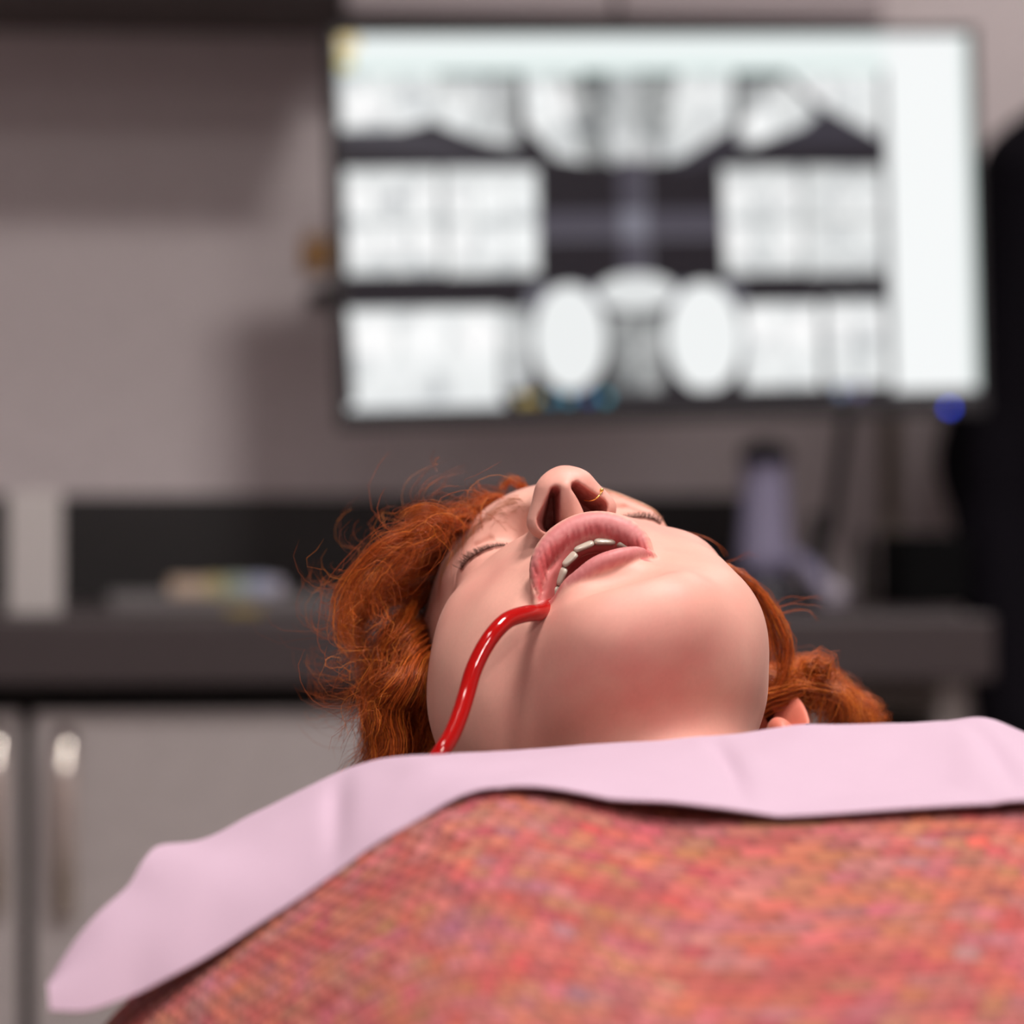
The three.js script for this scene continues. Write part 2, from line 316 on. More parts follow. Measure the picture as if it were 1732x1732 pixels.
{
  const map = screenMap();
  const body = part('housing', merge([rbox(MW + 0.016, MH + 0.026, 0.028, 0.006, 0, -0.005, -0.019), rbox(0.3, 0.2, 0.03, 0.01, 0, -0.01, -0.045)]), M_black, monitor);
  part('bezel', merge([rbox(MW + 0.016, 0.007, 0.006, 0.002, 0, MH / 2 + 0.0038, -0.003), rbox(MW + 0.016, 0.018, 0.006, 0.002, 0, -MH / 2 - 0.0093, -0.003), rbox(0.0075, MH, 0.006, 0.002, -MW / 2 - 0.004, 0, -0.003), rbox(0.0075, MH, 0.006, 0.002, MW / 2 + 0.004, 0, -0.003)]), std(lin(0.03, 0.029, 0.033), 0.35), monitor);
  part('display', new THREE.PlaneGeometry(MW, MH).translate(0, 0, -0.0035), new THREE.MeshStandardMaterial({ color: 0x050505, roughness: 0.3, emissive: 0xffffff, emissiveMap: map, emissiveIntensity: LIGHTS.screen }), monitor);
  part('power_led', new THREE.SphereGeometry(0.0028, 12, 8).translate(0.27, -MH / 2 - 0.0125, 0.001), new THREE.MeshStandardMaterial({ color: 0x000022, emissive: new THREE.Color(0.02, 0.08, 1), emissiveIntensity: 4.5 }), monitor);
  const glow = new THREE.RectAreaLight(0xe8f2f4, LIGHTS.screen * 0.5, MW, MH); glow.position.set(0, 0, 0.004); glow.rotation.y = Math.PI; monitor.add(glow);
  part('wall_arm', merge([rbox(0.05, 0.05, 0.16, 0.008, 0, 0, -0.13), rbox(0.1, 0.18, 0.01, 0.004, 0, 0, -0.215)]), M_black, monitor);
  part('cable', tube([V(0.185, -0.15, -0.04), V(0.187, -0.19, -0.06), V(0.186, -0.215, -0.07), V(0.2, -0.3, -0.16)], 0.006, 30, 8), M_black, monitor);
}

// ---------------------------------------------------------------- small things on the worktop and on the wall
function stand(name, label, category, px, d, group) { const u = uAt(px, d); return thing(name, label, category, wf(u, CT, d), YAW, group); }
const pxm = (d) => (1.5 - WALL_Z - d) / FPX;                      // metres per pixel of the photograph, at distance d from the wall
{
  const w = stand('paper_box', 'white upright carton on the worktop at the left edge', 'box', 59, 0.42), k = pxm(0.42);
  part('carton', rbox(88 * k, 200 * k, 0.05, 0.003, 0, 100 * k, 0), std(lin(0.62, 0.58, 0.57), 0.6), w);
  part('flap', rbox(84 * k, 0.003, 0.046, 0.001, 0, 200 * k + 0.0015, 0), std(lin(0.55, 0.5, 0.5), 0.6), w);
  const t = stand('tray', 'flat grey tray on the worktop under the coloured packets', 'tray', 375, 0.3), kt = pxm(0.3);
  part('tray_base', rbox(370 * kt, 0.006, 0.18, 0.003, 0, 0.003, 0), std(lin(0.24, 0.22, 0.225), 0.5), t);
  part('tray_rim', merge([rbox(370 * kt, 0.012, 0.006, 0.002, 0, 0.008, 0.088), rbox(370 * kt, 0.012, 0.006, 0.002, 0, 0.008, -0.088), rbox(0.006, 0.012, 0.17, 0.002, 184 * kt, 0.008, 0), rbox(0.006, 0.012, 0.17, 0.002, -184 * kt, 0.008, 0)]), std(lin(0.2, 0.185, 0.19), 0.5), t);
  const items = [[318, 66, 30, [0.66, 0.5, 0.38], 'peach packet at the left end of the row on the tray'], [362, 34, 32, [0.6, 0.52, 0.26], 'yellow packet in the row on the tray'], [398, 38, 33, [0.42, 0.5, 0.42], 'pale green packet in the row on the tray'], [436, 42, 33, [0.42, 0.46, 0.62], 'pale blue packet in the row on the tray'], [466, 24, 30, [0.55, 0.52, 0.62], 'pale lilac packet at the right end of the row on the tray']];
  for (const [px, w2, h, c, label] of items) {
    const q = stand('sachet_packet', label, 'packet', px, 0.32, 'packets on the tray'); q.position.y = CT + 0.0065;
    part('packet_body', rbox(w2 * kt * 0.97, h * kt, 0.05, 0.004, 0, h * kt / 2 + 0.006, 0), std(lin(...c), 0.55), q);
    part('packet_base', rbox(w2 * kt * 0.9, 0.006, 0.04, 0.002, 0, 0.003, 0), std(lin(...c.map((v) => v * 0.6)), 0.6), q);
  }
  const y = stand('yellow_card', 'small olive yellow card lying at the front of the tray', 'card', 412, 0.46);
  part('card_face', rbox(58 * pxm(0.46), 0.007, 0.03, 0.002, 0, 0.0035, 0), std(lin(0.3, 0.22, 0.05), 0.6), y);
}
{
  const k = pxm(0.3), dsp = stand('lavender_dispenser', 'lavender plastic column with a dark domed cap on the worktop', 'dispenser', 1294, 0.3), lav = std(lin(0.3, 0.28, 0.42), 0.4);
  part('column', lathe([[0, 0.03], [46 * k, 0.03], [47 * k, 0.05], [41 * k, 0.09], [39 * k, 0.14], [42 * k, 0.142 + 6 * k], [0, 0.142 + 8 * k]], 36), lav, dsp);
  part('cap', lathe([[0, 0.142 + 34 * k], [20 * k, 0.142 + 31 * k], [38 * k, 0.142 + 20 * k], [45 * k, 0.142 + 4 * k], [44 * k, 0.138], [0, 0.138]], 36), std(lin(0.02, 0.02, 0.03), 0.35), dsp);
  part('base', lathe([[0, 0], [62 * k, 0], [64 * k, 0.006], [58 * k, 0.02], [46 * k, 0.032], [0, 0.032]], 40), std(lin(0.05, 0.047, 0.06), 0.4), dsp);
  part('spout', tube([V(30 * k, 0.05, 0.02), V(60 * k, 0.04, 0.035), V(86 * k, 0.018, 0.05)], 0.008, 20, 12), lav, dsp);
  part('knob', new THREE.SphereGeometry(23 * k, 24, 16).translate(96 * k, 23 * k, 0.06), std(lin(0.42, 0.38, 0.46), 0.35), dsp);
  const b = stand('slim_black_bottle', 'slim black bottle standing right of the lavender column', 'bottle', 1380, 0.2), kb = pxm(0.2);
  part('bottle_body', lathe([[0, 0], [0.0105, 0], [0.011, 0.003], [0.011, 0.058], [0.006, 0.068], [0, 0.068]]), M_black, b);
  part('bottle_cap', lathe([[0, 0.066], [0.0062, 0.066], [0.006, 0.088], [0.004, 0.0905], [0, 0.0905]]), std(lin(0.02, 0.02, 0.02), 0.5), b);
  const pole = stand('beige_pole', 'beige upright pole behind the worktop under the screen', 'pole', 1506, 0.1), kp = pxm(0.1);
  part('shaft', rbox(30 * kp, 0.235, 0.018, 0.004, 0, 0.1225, 0), std(lin(0.3, 0.25, 0.2), 0.55), pole);
  part('foot', rbox(44 * kp, 0.006, 0.05, 0.002, 0, 0.003, 0), std(lin(0.26, 0.22, 0.18), 0.55), pole);
  const w = stand('dark_bottle', 'small dark brown bottle left of the beige pole', 'bottle', 1464, 0.14);
  part('bottle_body', lathe([[0, 0], [0.008, 0], [0.0085, 0.003], [0.0085, 0.045], [0.005, 0.055], [0, 0.055]]), std(lin(0.04, 0.032, 0.03), 0.4), w);
  part('bottle_cap', lathe([[0, 0.054], [0.0052, 0.054], [0.0052, 0.07], [0, 0.071]]), M_black, w);
  const s = stand('black_box', 'black square box at the right end of the worktop', 'box', 1560, 0.26), ks = pxm(0.26);
  part('case', rbox(122 * ks, 124 * ks, 0.1, 0.006, 0, 62 * ks, 0), M_soot, s);
  part('front_panel', rbox(110 * ks, 112 * ks, 0.004, 0.002, 0, 62 * ks, 0.0515), M_soot, s);
  const hook = thing('orange_tag', 'small orange tag hung on the wall left of the screen', 'tag', wf(uAt(536, 0.02), yAt(428, -0.2, 0.02), 0.004), YAW);
  part('tag_plate', rbox(46 * pxm(0), 58 * pxm(0), 0.008, 0.006, 0, 0, 0.004), std(lin(0.36, 0.17, 0.03), 0.5), hook);
  part('tag_ring', new THREE.TorusGeometry(0.006, 0.0014, 8, 20).translate(0, 0.022, 0.004), M_steel, hook);
  const clip = thing('black_wall_clip', 'black cable clip on the wall below the orange tag', 'clip', wf(uAt(552, 0.03), yAt(495, -0.2, 0.03), 0.002), YAW);
  part('clip_body', rbox(60 * pxm(0), 22 * pxm(0), 0.03, 0.005, 0, 0, 0.015).rotateZ(0.25), M_black, clip);
  part('clip_base', rbox(0.02, 0.02, 0.004, 0.002, 0.006, 0, 0.002), M_black, clip);
}

// ---------------------------------------------------------------- lights: ceiling panels, three of them added fill, and the lamp over the chair
LIGHTS.panels.forEach(([x, z, w, d, power], i) => {
  const p = thing('ceiling_panel_light', ['white ceiling light panel above the patient', 'added white ceiling fill panel behind the camera on the right', 'added white ceiling fill panel behind the camera on the left', 'added white ceiling panel brightening the wall near the right end of the counter'][i], 'light', [x, CEILING_Y, z], 0, 'ceiling light panels');
  part('frame', merge([box(w + 0.04, 0.014, 0.02, 0, -0.008, d / 2 + 0.01), box(w + 0.04, 0.014, 0.02, 0, -0.008, -d / 2 - 0.01), box(0.02, 0.014, d, w / 2 + 0.01, -0.008, 0), box(0.02, 0.014, d, -w / 2 - 0.01, -0.008, 0)]), std(0xf0f0f0, 0.5), p);
  part('diffuser', box(w, 0.006, d, 0, -0.005, 0), new THREE.MeshStandardMaterial({ color: 0xffffff, roughness: 0.6, emissive: 0xfffaf6, emissiveIntensity: 1.5 }), p);
  const l = new THREE.RectAreaLight(0xfff9f4, power, w, d); l.position.y = -0.0105; l.rotation.x = -Math.PI / 2; p.add(l);
});
{
  const { at: a, to, w, h, intensity } = LIGHTS.lamp, p = thing('dental_lamp', 'white dental examination lamp on an arm over the patient', 'lamp', a);
  const headGroup = new THREE.Group(); headGroup.name = 'lamp_head'; p.add(headGroup); headGroup.position.set(0, 0, 0);
  const q = new THREE.Object3D(); q.position.set(...a); q.lookAt(...to); headGroup.quaternion.copy(q.quaternion);
  part('lamp_shell', rbox(w + 0.05, h + 0.05, 0.07, 0.025, 0, 0, -0.036), std(0xe8e8e6, 0.35), headGroup);
  part('lamp_glass', rbox(w, h, 0.006, 0.002, 0, 0, 0.002), new THREE.MeshStandardMaterial({ color: 0xffffff, roughness: 0.3, emissive: 0xfff8f0, emissiveIntensity: 3 }), headGroup);
  const l = new THREE.RectAreaLight(0xfff8f2, intensity, w, h); l.position.z = 0.008; l.rotation.y = Math.PI; headGroup.add(l);
  part('arm', tube([V(0, 0.03, -0.06), V(0.05, 0.2, -0.1), V(0.4, 0.42, -0.12), V(0.62, 0.5, -0.05), V(0.64, CEILING_Y - a[1] - 0.01, -0.02)], 0.016, 50, 12), std(0xdededc, 0.35), p);
}

// ---------------------------------------------------------------- the patient: head
// head axes in millimetres: x across the face, y towards the forehead, z out of the face, zero below the nose
const HEAD = new THREE.Matrix4().makeBasis(V(0.95141, 0.24461, -0.18703), V(-0.24021, 0.20958, -0.94783), V(-0.19265, 0.94670, 0.25816))
  .premultiply(new THREE.Matrix4().makeScale(0.0010813, 0.0010813, 0.0010813)).setPosition(0.02806, 0.99465, 0.00059);
const hw = (x, y, z) => V(x, y, z).applyMatrix4(HEAD);         // head millimetres to the room
const mix3 = (a, b, t) => [lerp(a[0], b[0], t), lerp(a[1], b[1], t), lerp(a[2], b[2], t)];

const upOut = [[-29, -27, -18.4], [-26, -20, -10], [-22, -16, -1.5], [-14, -13, 4.5], [-6, -11.5, 7], [1, -11, 7.3], [8, -12.5, 6], [15, -15.5, 2.3], [20, -20, -4], [21.5, -27, -11]];
const upIn = [[-26.8, -27.6, -19], [-24.4, -24.2, -12.2], [-20, -21.6, -5.5], [-12.6, -19.4, -2.2], [-5, -18, -0.8], [1, -17.5, -0.8], [7, -18, -3], [12, -20.5, -7], [15.5, -24, -8.6], [18.5, -27, -10.5]];
const loIn = [[-25.5, -29.6, -21.6], [-20.1, -33, -16.6], [-15.8, -34.2, -11.2], [-10.6, -34.8, -7.6], [-4, -35, -4.6], [3, -35, -3.6], [10, -33, -4.7], [15, -29.5, -7], [18.5, -28, -10]];
const loOut = [[-25.8, -31.2, -22], [-20, -36.5, -17.2], [-16, -39, -12.8], [-10.2, -41.8, -8.6], [-3, -43, -6.5], [4, -42.5, -6.5], [11, -39.5, -7], [16, -34, -8.7], [19.5, -30, -10.5]];
function lipChain(outer0, inner0, ahead, sink, k) {
  const fine = (l) => new THREE.CatmullRomCurve3(l.map((q) => V(...q))).getPoints(36).map((q) => q.toArray()), outer = fine(outer0), inner = fine(inner0);
  const st = outer.map((o, i) => {
    const a = V(...o), b = V(...inner[i]), L = a.distanceTo(b), ch = b.clone().sub(a).normalize(), n = V(...ahead).addScaledVector(ch, -V(...ahead).dot(ch)).normalize();
    const c = a.clone().add(b).multiplyScalar(0.5).addScaledVector(n, -sink * L);
    return { c: c.toArray(), r: Math.max(1.2, L * Math.sqrt(0.25 + sink * sink)) };
  });
  return { st, list: st.slice(1).map((s, i) => [cap(st[i].c, s.c, st[i].r, s.r), k]) };
}
const upperLip = lipChain(upOut, upIn, [0, -0.45, 0.9], 0.22, 0.15), lowerLip = lipChain(loOut.map((q, i) => mix3(loIn[i], q, 0.7)), loIn, [0, -0.1, 1], 0.2, 0.15);

const both = (make) => [make(-1), make(1)];
const bones = unionOf([
  [ell([0, 62, -88], [64, 78, 89]), 10],
  [ell([0, 8, -53], [58, 62, 49]), 14],
  [ell([0, -26, -60], [51, 36, 49]), 12],
  ...both((s) => [ell([s * 40, 22, -40], [19, 19, 20]), 10]),                       // cheekbones
  ...both((s) => [ell([s * 37, -6, -43], [20, 25, 24]), 10]),                       // cheeks
  [ell([-48, 0, -67], [25, 44, 36]), 12], [ell([35, -2, -68], [21, 36, 30]), 12],   // sides of the jaw, wider where the tube pulls the mouth
  ...both((s) => [cap([s * 14 + 4, -55, -30], [s * 38 - 3, -34, -74], 13, 15), 12]),
  [ell([33, -33, -46], [23, 22, 25]), 16],
  [ell([4, -53, -31], [25, 17, 15]), 14],                                           // chin
  [ell([3, -50, -54], [38, 25, 42]), 14],                                           // under the chin
  [cap([-4, -10, -108], [-2, -185, -126], 44, 45), 18],                             // neck
  [ell([-1, -24, -25], [22, 23, 20]), 8],                                           // mouth mound
  [ell([1, -43, -29], [24, 12, 15]), 6],
  [ell([-1, -9, -11], [18, 13, 14]), 6],
  ...both((s) => [cap([s * 9, 59, -8], [s * 38, 60, -25], 8, 8.5), 9]),             // brow ridge
]);
const sockets = carveBy([
  ...both((s) => [ell([s * 27, 43, -5], [17, 9, 10]), 7]), ...both((s) => [ell([s * 17, 41, -2], [7, 10, 12]), 6]),
  [ell([2, -48.5, -9], [19, 7, 5.8]), 7], [ell([-30, -31, -9], [9, 10, 11]), 6], [ell([25, -30, -3], [8, 9, 8]), 6],        // dips at the corners of the mouth
]);
const softParts = unionOf([
  [ell([-29, 43, -26.8], [16, 12, 17]), 3], [ell([29, 43, -29.5], [15.5, 12, 16.5]), 3],                      // closed lids over the eyes
  [cap([0, 52, -5], [-1, 17, 9], 6.2, 8.2), 7],                                     // nose bridge
  [ell([-0.6, 10, 11.8], [9.6, 9.5, 10.2]), 5],                                     // tip
  [cap([-6.5, 8, 13], [-12.5, 6, 3], 6.2, 6.4), 5], [cap([5.5, 8, 12.5], [11.4, 6, 2.5], 5.8, 6.2), 5],   // wings
  [cap([-5.5, 15, 8], [-9.5, 18, -4], 6, 6.4), 6], [cap([4.5, 15, 8], [9.5, 19, -4], 6, 7), 6],    // side walls of the nose
  [cap([-1.8, 1.8, 15], [-0.6, 0.4, 1], 3, 4), 3],                                  // columella
]);
const headBase = (x, y, z) => { let d = bones(x, y, z); if (Math.abs(d) < 40 && z > -45) { d = sockets(x, y, z, d); d = softParts(x, y, z, d); } return d; };
function slit(ax, az, bx, bz, ra, rb, y0, y1, lean = 0.018) {               // a tapering well standing along y
  const dx = bx - ax, dz = bz - az, L2 = dx * dx + dz * dz;
  return { cx: (ax + bx) / 2, cy: (y0 + y1) / 2, cz: (az + bz) / 2, R: Math.hypot(Math.sqrt(L2) / 2 + rb, (y1 - y0) / 2) + 16, d: (x, y, z) => {
    const up = Math.max(0, y); x /= Math.max(0.45, 1 - lean * up); z += 0.38 * up;
    const t = clamp(((x - ax) * dx + (z - az) * dz) / L2);
    const w = smooth(y1, 2, y) * 0.35 + 0.65, q = Math.hypot(x - ax - dx * t, z - az - dz * t) - lerp(ra, rb, t) * w;
    return Math.max(q, y - y1, y0 - y);
  } };
}
const onFace = (x, y, z = 8) => { for (let i = 0; i < 60; i++) { const d = headBase(x, y, z); z -= d * 0.7; if (Math.abs(d) < 0.01) break; } return [x, y, z]; };
const lash = both((s) => [[42, 40.5], [38.5, 39.3], [34.5, 38.4], [30, 38.2], [25.6, 38.6], [20.5, 39.6], [15, 41.6]].map(([x, y]) => onFace(s * x, y)));
const crease = both((s) => [[45, 45.5], [39, 49.8], [32, 51.5], [26, 51]].map(([x, y]) => onFace(s * x, y)));
const wellMid = [[-25.6, -28.6, -20, 0.9], [-21.5, -28.6, -14.3, 3.1], [-17, -27.7, -8.2, 4.9], [-11.5, -27, -5, 6.4], [-4.5, -26.4, -2.8, 7.9], [2, -26.2, -2.4, 8.2], [8.5, -25.5, -4, 6.8], [13.5, -25, -7, 4], [17, -27, -9.6, 1.2]];
const noseWell = [slit(-6.4, 15.4, -11.2, 5, 2.1, 4.9, -8, 25), slit(2.2, 15, 8.6, 4.9, 2.1, 4.4, -8, 22, 0)];
const carved = carveBy([
  [noseWell[0], 1.6], [noseWell[1], 1.6],
  [ell([-1, -19, -30], [17, 14, 23]), 3],                                            // vault of the palate
  ...wellMid.map(([x, y, z, r], i) => [cap([x, y, z + 7], [x * 0.8, y + 2, i === 0 || i === 8 ? z - 5 : -34], r, r * 1.15), 2]),
]);
const lipHard = [unionOf(upperLip.list), unionOf(lowerLip.list)], lipUnion = (x, y, z, d) => smin(smin(d, lipHard[0](x, y, z), 2.6), lipHard[1](x, y, z), 2.4);
const grooves = carveBy(lash.flatMap((L) => L.slice(1).map((p, i) => [cap(L[i], p, 0.6, 0.6), 0.8])).concat(crease.flatMap((L) => L.slice(1).map((p, i) => [cap(L[i], p, 0.35, 0.35), 2.4]))));
const ears = unionOf(both((s) => [
  [ell([s * 71, 22, -112], [3.4, 27, 16], [0, s * 0.5, 0.1 * s]), 4],
]).flat().concat(both((s) => {
  const rim = [[64, -3, -105], [67, 6, -116], [72, 18, -125], [76, 32, -128], [76, 44, -121], [72, 50, -110], [67, 44, -101], [64, 30, -99]];
  return rim.slice(1).map((p, i) => [cap([s * rim[i][0], rim[i][1], rim[i][2]], [s * p[0], p[1], p[2]], 3.6, 3.2), 3]);
}).flat()).concat(both((s) => [ell([s * 64, -3, -106], [5, 9, 8]), 5])).concat(both((s) => [cap([s * 68, 4, -108], [s * 72, 34, -116], 2.6, 2.6), 3])));
const lipNear = (x, y, z) => {                                 // below 0 inside the lips
  let d = 99;
  for (const { st } of [upperLip, lowerLip]) for (let i = 1; i < st.length; i++) {
    const a = st[i - 1], b = st[i], bx = b.c[0] - a.c[0], by = b.c[1] - a.c[1], bz = b.c[2] - a.c[2], L2 = bx * bx + by * by + bz * bz;
    const t = clamp(((x - a.c[0]) * bx + (y - a.c[1]) * by + (z - a.c[2]) * bz) / L2);
    d = Math.min(d, Math.hypot(x - a.c[0] - bx * t, y - a.c[1] - by * t, z - a.c[2] - bz * t) - lerp(a.r, b.r, t));
  }
  return d;
};
const upInFine = new THREE.CatmullRomCurve3(upIn.map((q) => V(...q))).getPoints(24);
const upOutFine = new THREE.CatmullRomCurve3(upOut.map((q) => V(...q))).getPoints(24);
const outerEdge = (x, y, z) => { let d = 99; for (const q of upOutFine) d = Math.min(d, (x - q.x) ** 2 + (y - q.y) ** 2 + (z - q.z) ** 2); return Math.sqrt(d); };
const innerEdge = (x, y, z) => { let d = 99; for (const q of upInFine) d = Math.min(d, (x - q.x) ** 2 + (y - q.y) ** 2 + (z - q.z) ** 2); return Math.sqrt(d); };
function headField(x, y, z) {
  let d = headBase(x, y, z);
  if (d < 30 && Math.abs(x) > 50) d = ears(x, y, z, d);
  if (Math.abs(d) < 45) {
    d = carved(x, y, z, d);
    if (y < 6 && y > -55 && z > -34) {
      let l = lipUnion(x, y, z, d);
      if (l < d - 0.02 && Math.abs(l) < 2.5 && y > -31) l += 0.34 * (0.5 + 0.5 * Math.sin(x * 2.5 + 3 * nz(x * 0.3, y * 0.1, z * 0.1))) ** 3 * smooth(0, 1.2, d - l) * smooth(6.5, 2.5, innerEdge(x, y, z));
      d = l;
    }
    if (y > 30 && y < 60) d = grooves(x, y, z, d);
  }
  return d;
}
const wellDist = (x, y, z) => { let d = 99; for (const [a, b, c, r] of wellMid) d = Math.min(d, Math.hypot(x - a, y - b, (z - c) * (z < c ? 0.2 : 1)) - r); return d; };
function skinColor(x, y, z, nx, ny, nn) {
  let r = 0.71, g = 0.357, b = 0.288;                            // fair skin
  const m1 = nz(x * 0.03 + 5, y * 0.03, z * 0.03), m2 = nz(x * 0.11, y * 0.11 + 9, z * 0.11), m3 = nz(x * 0.5, y * 0.5, z * 0.5 + 3), m4 = nz(x * 1.6, y * 1.6, z * 1.6);
  const flushAndChinShade = clamp(0.25 * m1 + 0.2 * m2 + 0.12 * m3 + 0.5 * Math.exp(-((x - 34) ** 2 + (y - 20) ** 2 + (z + 22) ** 2) / 500) + 0.4 * Math.exp(-((x + 36) ** 2 + (y - 14) ** 2 + (z + 24) ** 2) / 500)
    + (0.8 + 0.3 * m2 + 0.3 * m1) * Math.exp(-((x + 3) ** 2 / 1300 + (y + 62) ** 2 / 900 + (z + 42) ** 2 / 800)) + 0.35 * Math.exp(-((x + 2) ** 2 + (y - 9) ** 2 + (z - 16) ** 2) / 120), -0.2, 1);  // first term paints shade and red bounce under the chin into the skin colour
  r *= 1 - 0.03 * flushAndChinShade; g *= 1 - 0.24 * flushAndChinShade; b *= 1 - 0.2 * flushAndChinShade;
  const grain = 1 + 0.035 * m4 + 0.03 * m3; r *= grain; g *= grain; b *= grain * 0.995;
  for (const [fx, fy, fz, fr] of [[-45, 4, -30, 0.9], [38, 12, -30, 1.1], [47, 6, -42, 0.9], [-4, -58, -20, 1.0], [-40, -36, -48, 1], [28, 22, -22, 0.8]]) { const q = Math.hypot(x - fx, y - fy, z - fz); const w = smooth(fr * 1.9, fr * 0.7, q + m3); g *= 1 - 0.3 * w; b *= 1 - 0.25 * w; }
  const lip = lipNear(x, y, z), edge = smooth(1.3, -0.1, lip + 0.3 * m3 + 0.2 * m4) * (y > -30 ? smooth(0.9, 3.4, outerEdge(x, y, z) + 0.7 * m3 + 0.4 * m4) : 1), redder = edge > 0 ? smooth(6, 1.5, innerEdge(x, y, z) + m3) : 0;
  const lr = 0.57 * (1 + 0.05 * m3), lg = lerp(0.185, 0.1, redder) * (1 + 0.14 * m3), lb = lerp(0.185, 0.1, redder) * (1 + 0.14 * m3);
  r = lerp(r, lr, edge); g = lerp(g, lg, edge); b = lerp(b, lb, edge);
  const wd = wellDist(x, y, z), wl = Math.max(smooth(4.2, 3.2, wd) * (z < 4 ? 1 : 0), Math.abs(x) < 19 && y > -36 && y < -3 && z < -9 && z > -56 ? 1 : 0) * smooth(0.2, 1.0, lip) * smooth(19, 15.5, x);
  r = lerp(r, 0.52, wl); g = lerp(g, 0.13, wl); b = lerp(b, 0.12, wl);                   // moist red lining inside the lips, all of one tone
  if (y > 30 && y < 50 && z > -40) { let ld = 9; for (const L of lash) for (const q of L) ld = Math.min(ld, Math.hypot((x - q[0]) * 0.45, y - q[1], z - q[2])); const lw = smooth(1.6, 0.4, ld + 0.5 * m4); r *= 1 - 0.45 * lw; g *= 1 - 0.68 * lw; b *= 1 - 0.72 * lw; }   // roots of the lashes
  const inNose = Math.min(noseWell[0].d(x, y, z), noseWell[1].d(x, y, z)), wn = smooth(0.5, -0.3, inNose + 0.3 * m3) * smooth(0.5, 2, y);
  r = lerp(r, 0.52, wn); g = lerp(g, 0.13, wn); b = lerp(b, 0.12, wn);                   // the same moist lining in the nose
  const bw = Math.exp(-(((y - 53 - 5 * Math.sin((Math.abs(x) - 9) / 37 * 2.3)) / 4.2) ** 2)) * smooth(9, 14, Math.abs(x)) * smooth(48, 38, Math.abs(x)) * (z > -45 ? 1 : 0) * clamp(0.75 + 0.5 * m3 + 0.4 * m4);
  r *= 1 - 0.03 * bw; g *= 1 - 0.1 * bw; b *= 1 - 0.12 * bw;                       // reddish roots of the brows
  const e = Math.abs(x) > 60 && z < -96 ? 0.8 : 0; g *= 1 - e * 0.5; b *= 1 - e * 0.6;
  return [r, g, b];
}
const HEADCELL = globalThis.HEADCELL_TEST ?? 1.0;
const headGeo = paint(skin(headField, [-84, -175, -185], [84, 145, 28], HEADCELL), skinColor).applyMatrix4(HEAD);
{
  const p = headGeo.attributes.position, n = headGeo.attributes.normal, q = V(0, 0, 0);                // fine uneven grain of the skin
  for (let i = 0; i < p.count; i++) { const x = p.getX(i) * 1100, y = p.getY(i) * 1100, z = p.getZ(i) * 1100; q.set(n.getX(i) + 0.03 * nz(x, y, z), n.getY(i) + 0.03 * nz(x + 31, y, z), n.getZ(i) + 0.03 * nz(x, y + 57, z)).normalize(); n.setXYZ(i, q.x, q.y, q.z); }
}
const M_skin = new THREE.MeshPhysicalMaterial({ color: 0xffffff, vertexColors: true, roughness: 0.5, specularIntensity: 0.75, sheen: 0.25, sheenColor: new THREE.Color(1, 0.8, 0.72), sheenRoughness: 0.5 });
const patient = thing('person', 'reclining patient with curly red hair, closed eyes, open mouth and orange-pink knit sweater', 'person', [0.08, 0.66, 0.3]);
const pPart = (name, geometry, material, parent = patient) => {
  const g = Array.isArray(geometry) ? merge(geometry) : geometry;
  return part(name, g.translate(-0.08, -0.66, -0.3), material, parent);
};
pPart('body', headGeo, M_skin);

// teeth of the upper row, the tongue
const M_tooth = std(lin(0.52, 0.45, 0.37), 0.14, { clearcoat: 0.6, clearcoatRoughness: 0.1 });
const arch = [[4.9, -2.2, 0.25], [-3.5, -1.9, -0.12], [-11, -4.2, -0.5], [-15.6, -9.4, -0.95], [-18.6, -15.6, -1.2], [-21, -22, -1.3], [12, -5.6, 0.7], [16.2, -11, 1.1], [18.8, -17.5, 1.3], [20.5, -24, 1.4]];
arch.forEach(([x, z, a], i) => {
  const g = new THREE.SphereGeometry(1, 20, 14), p = g.attributes.position, w = [4.3, 4.3, 3.6, 3.7, 3.4, 3.6][i < 6 ? i : i - 4], deep = i === 4 || i === 5 || i > 7 ? 4 : 3;
  for (let q = 0; q < p.count; q++) {
    let X = p.getX(q), Y = p.getY(q), Z = p.getZ(q);
    const sg = (v, e) => Math.sign(v) * Math.abs(v) ** e;
    X = sg(X, 0.48); Y = sg(Y, 0.5); Z = sg(Z, 0.7);
    const t = (1 - Y) / 2, taper = deep === 4 ? 1 : lerp(1, 0.45, t * t);
    p.setXYZ(q, X * w * lerp(0.9, 1.1, t), Y * 6.2, Z * deep * 0.85 * taper + (deep === 4 ? 0 : 0.6 * t));
  }
  g.computeVertexNormals();
  g.applyMatrix4(new THREE.Matrix4().makeRotationY(a)).translate(x + (i > 1 && i < 6 ? 0.9 : 0), -14.2 - [0, 0, 2.2, 3.4, 3.4, 3.4, 1, 1, 1, 1][i], z - 2.6 - (i > 1 && i < 6 ? 0.8 : 0));
  pPart('tooth', g.applyMatrix4(HEAD), M_tooth);
});
pPart('tongue', skin(unionOf([[ell([-1, -33, -26], [15, 6.5, 17]), 1]]), [-18, -42, -46], [18, -24, -6], 1).applyMatrix4(HEAD), std(lin(0.42, 0.12, 0.11), 0.3));

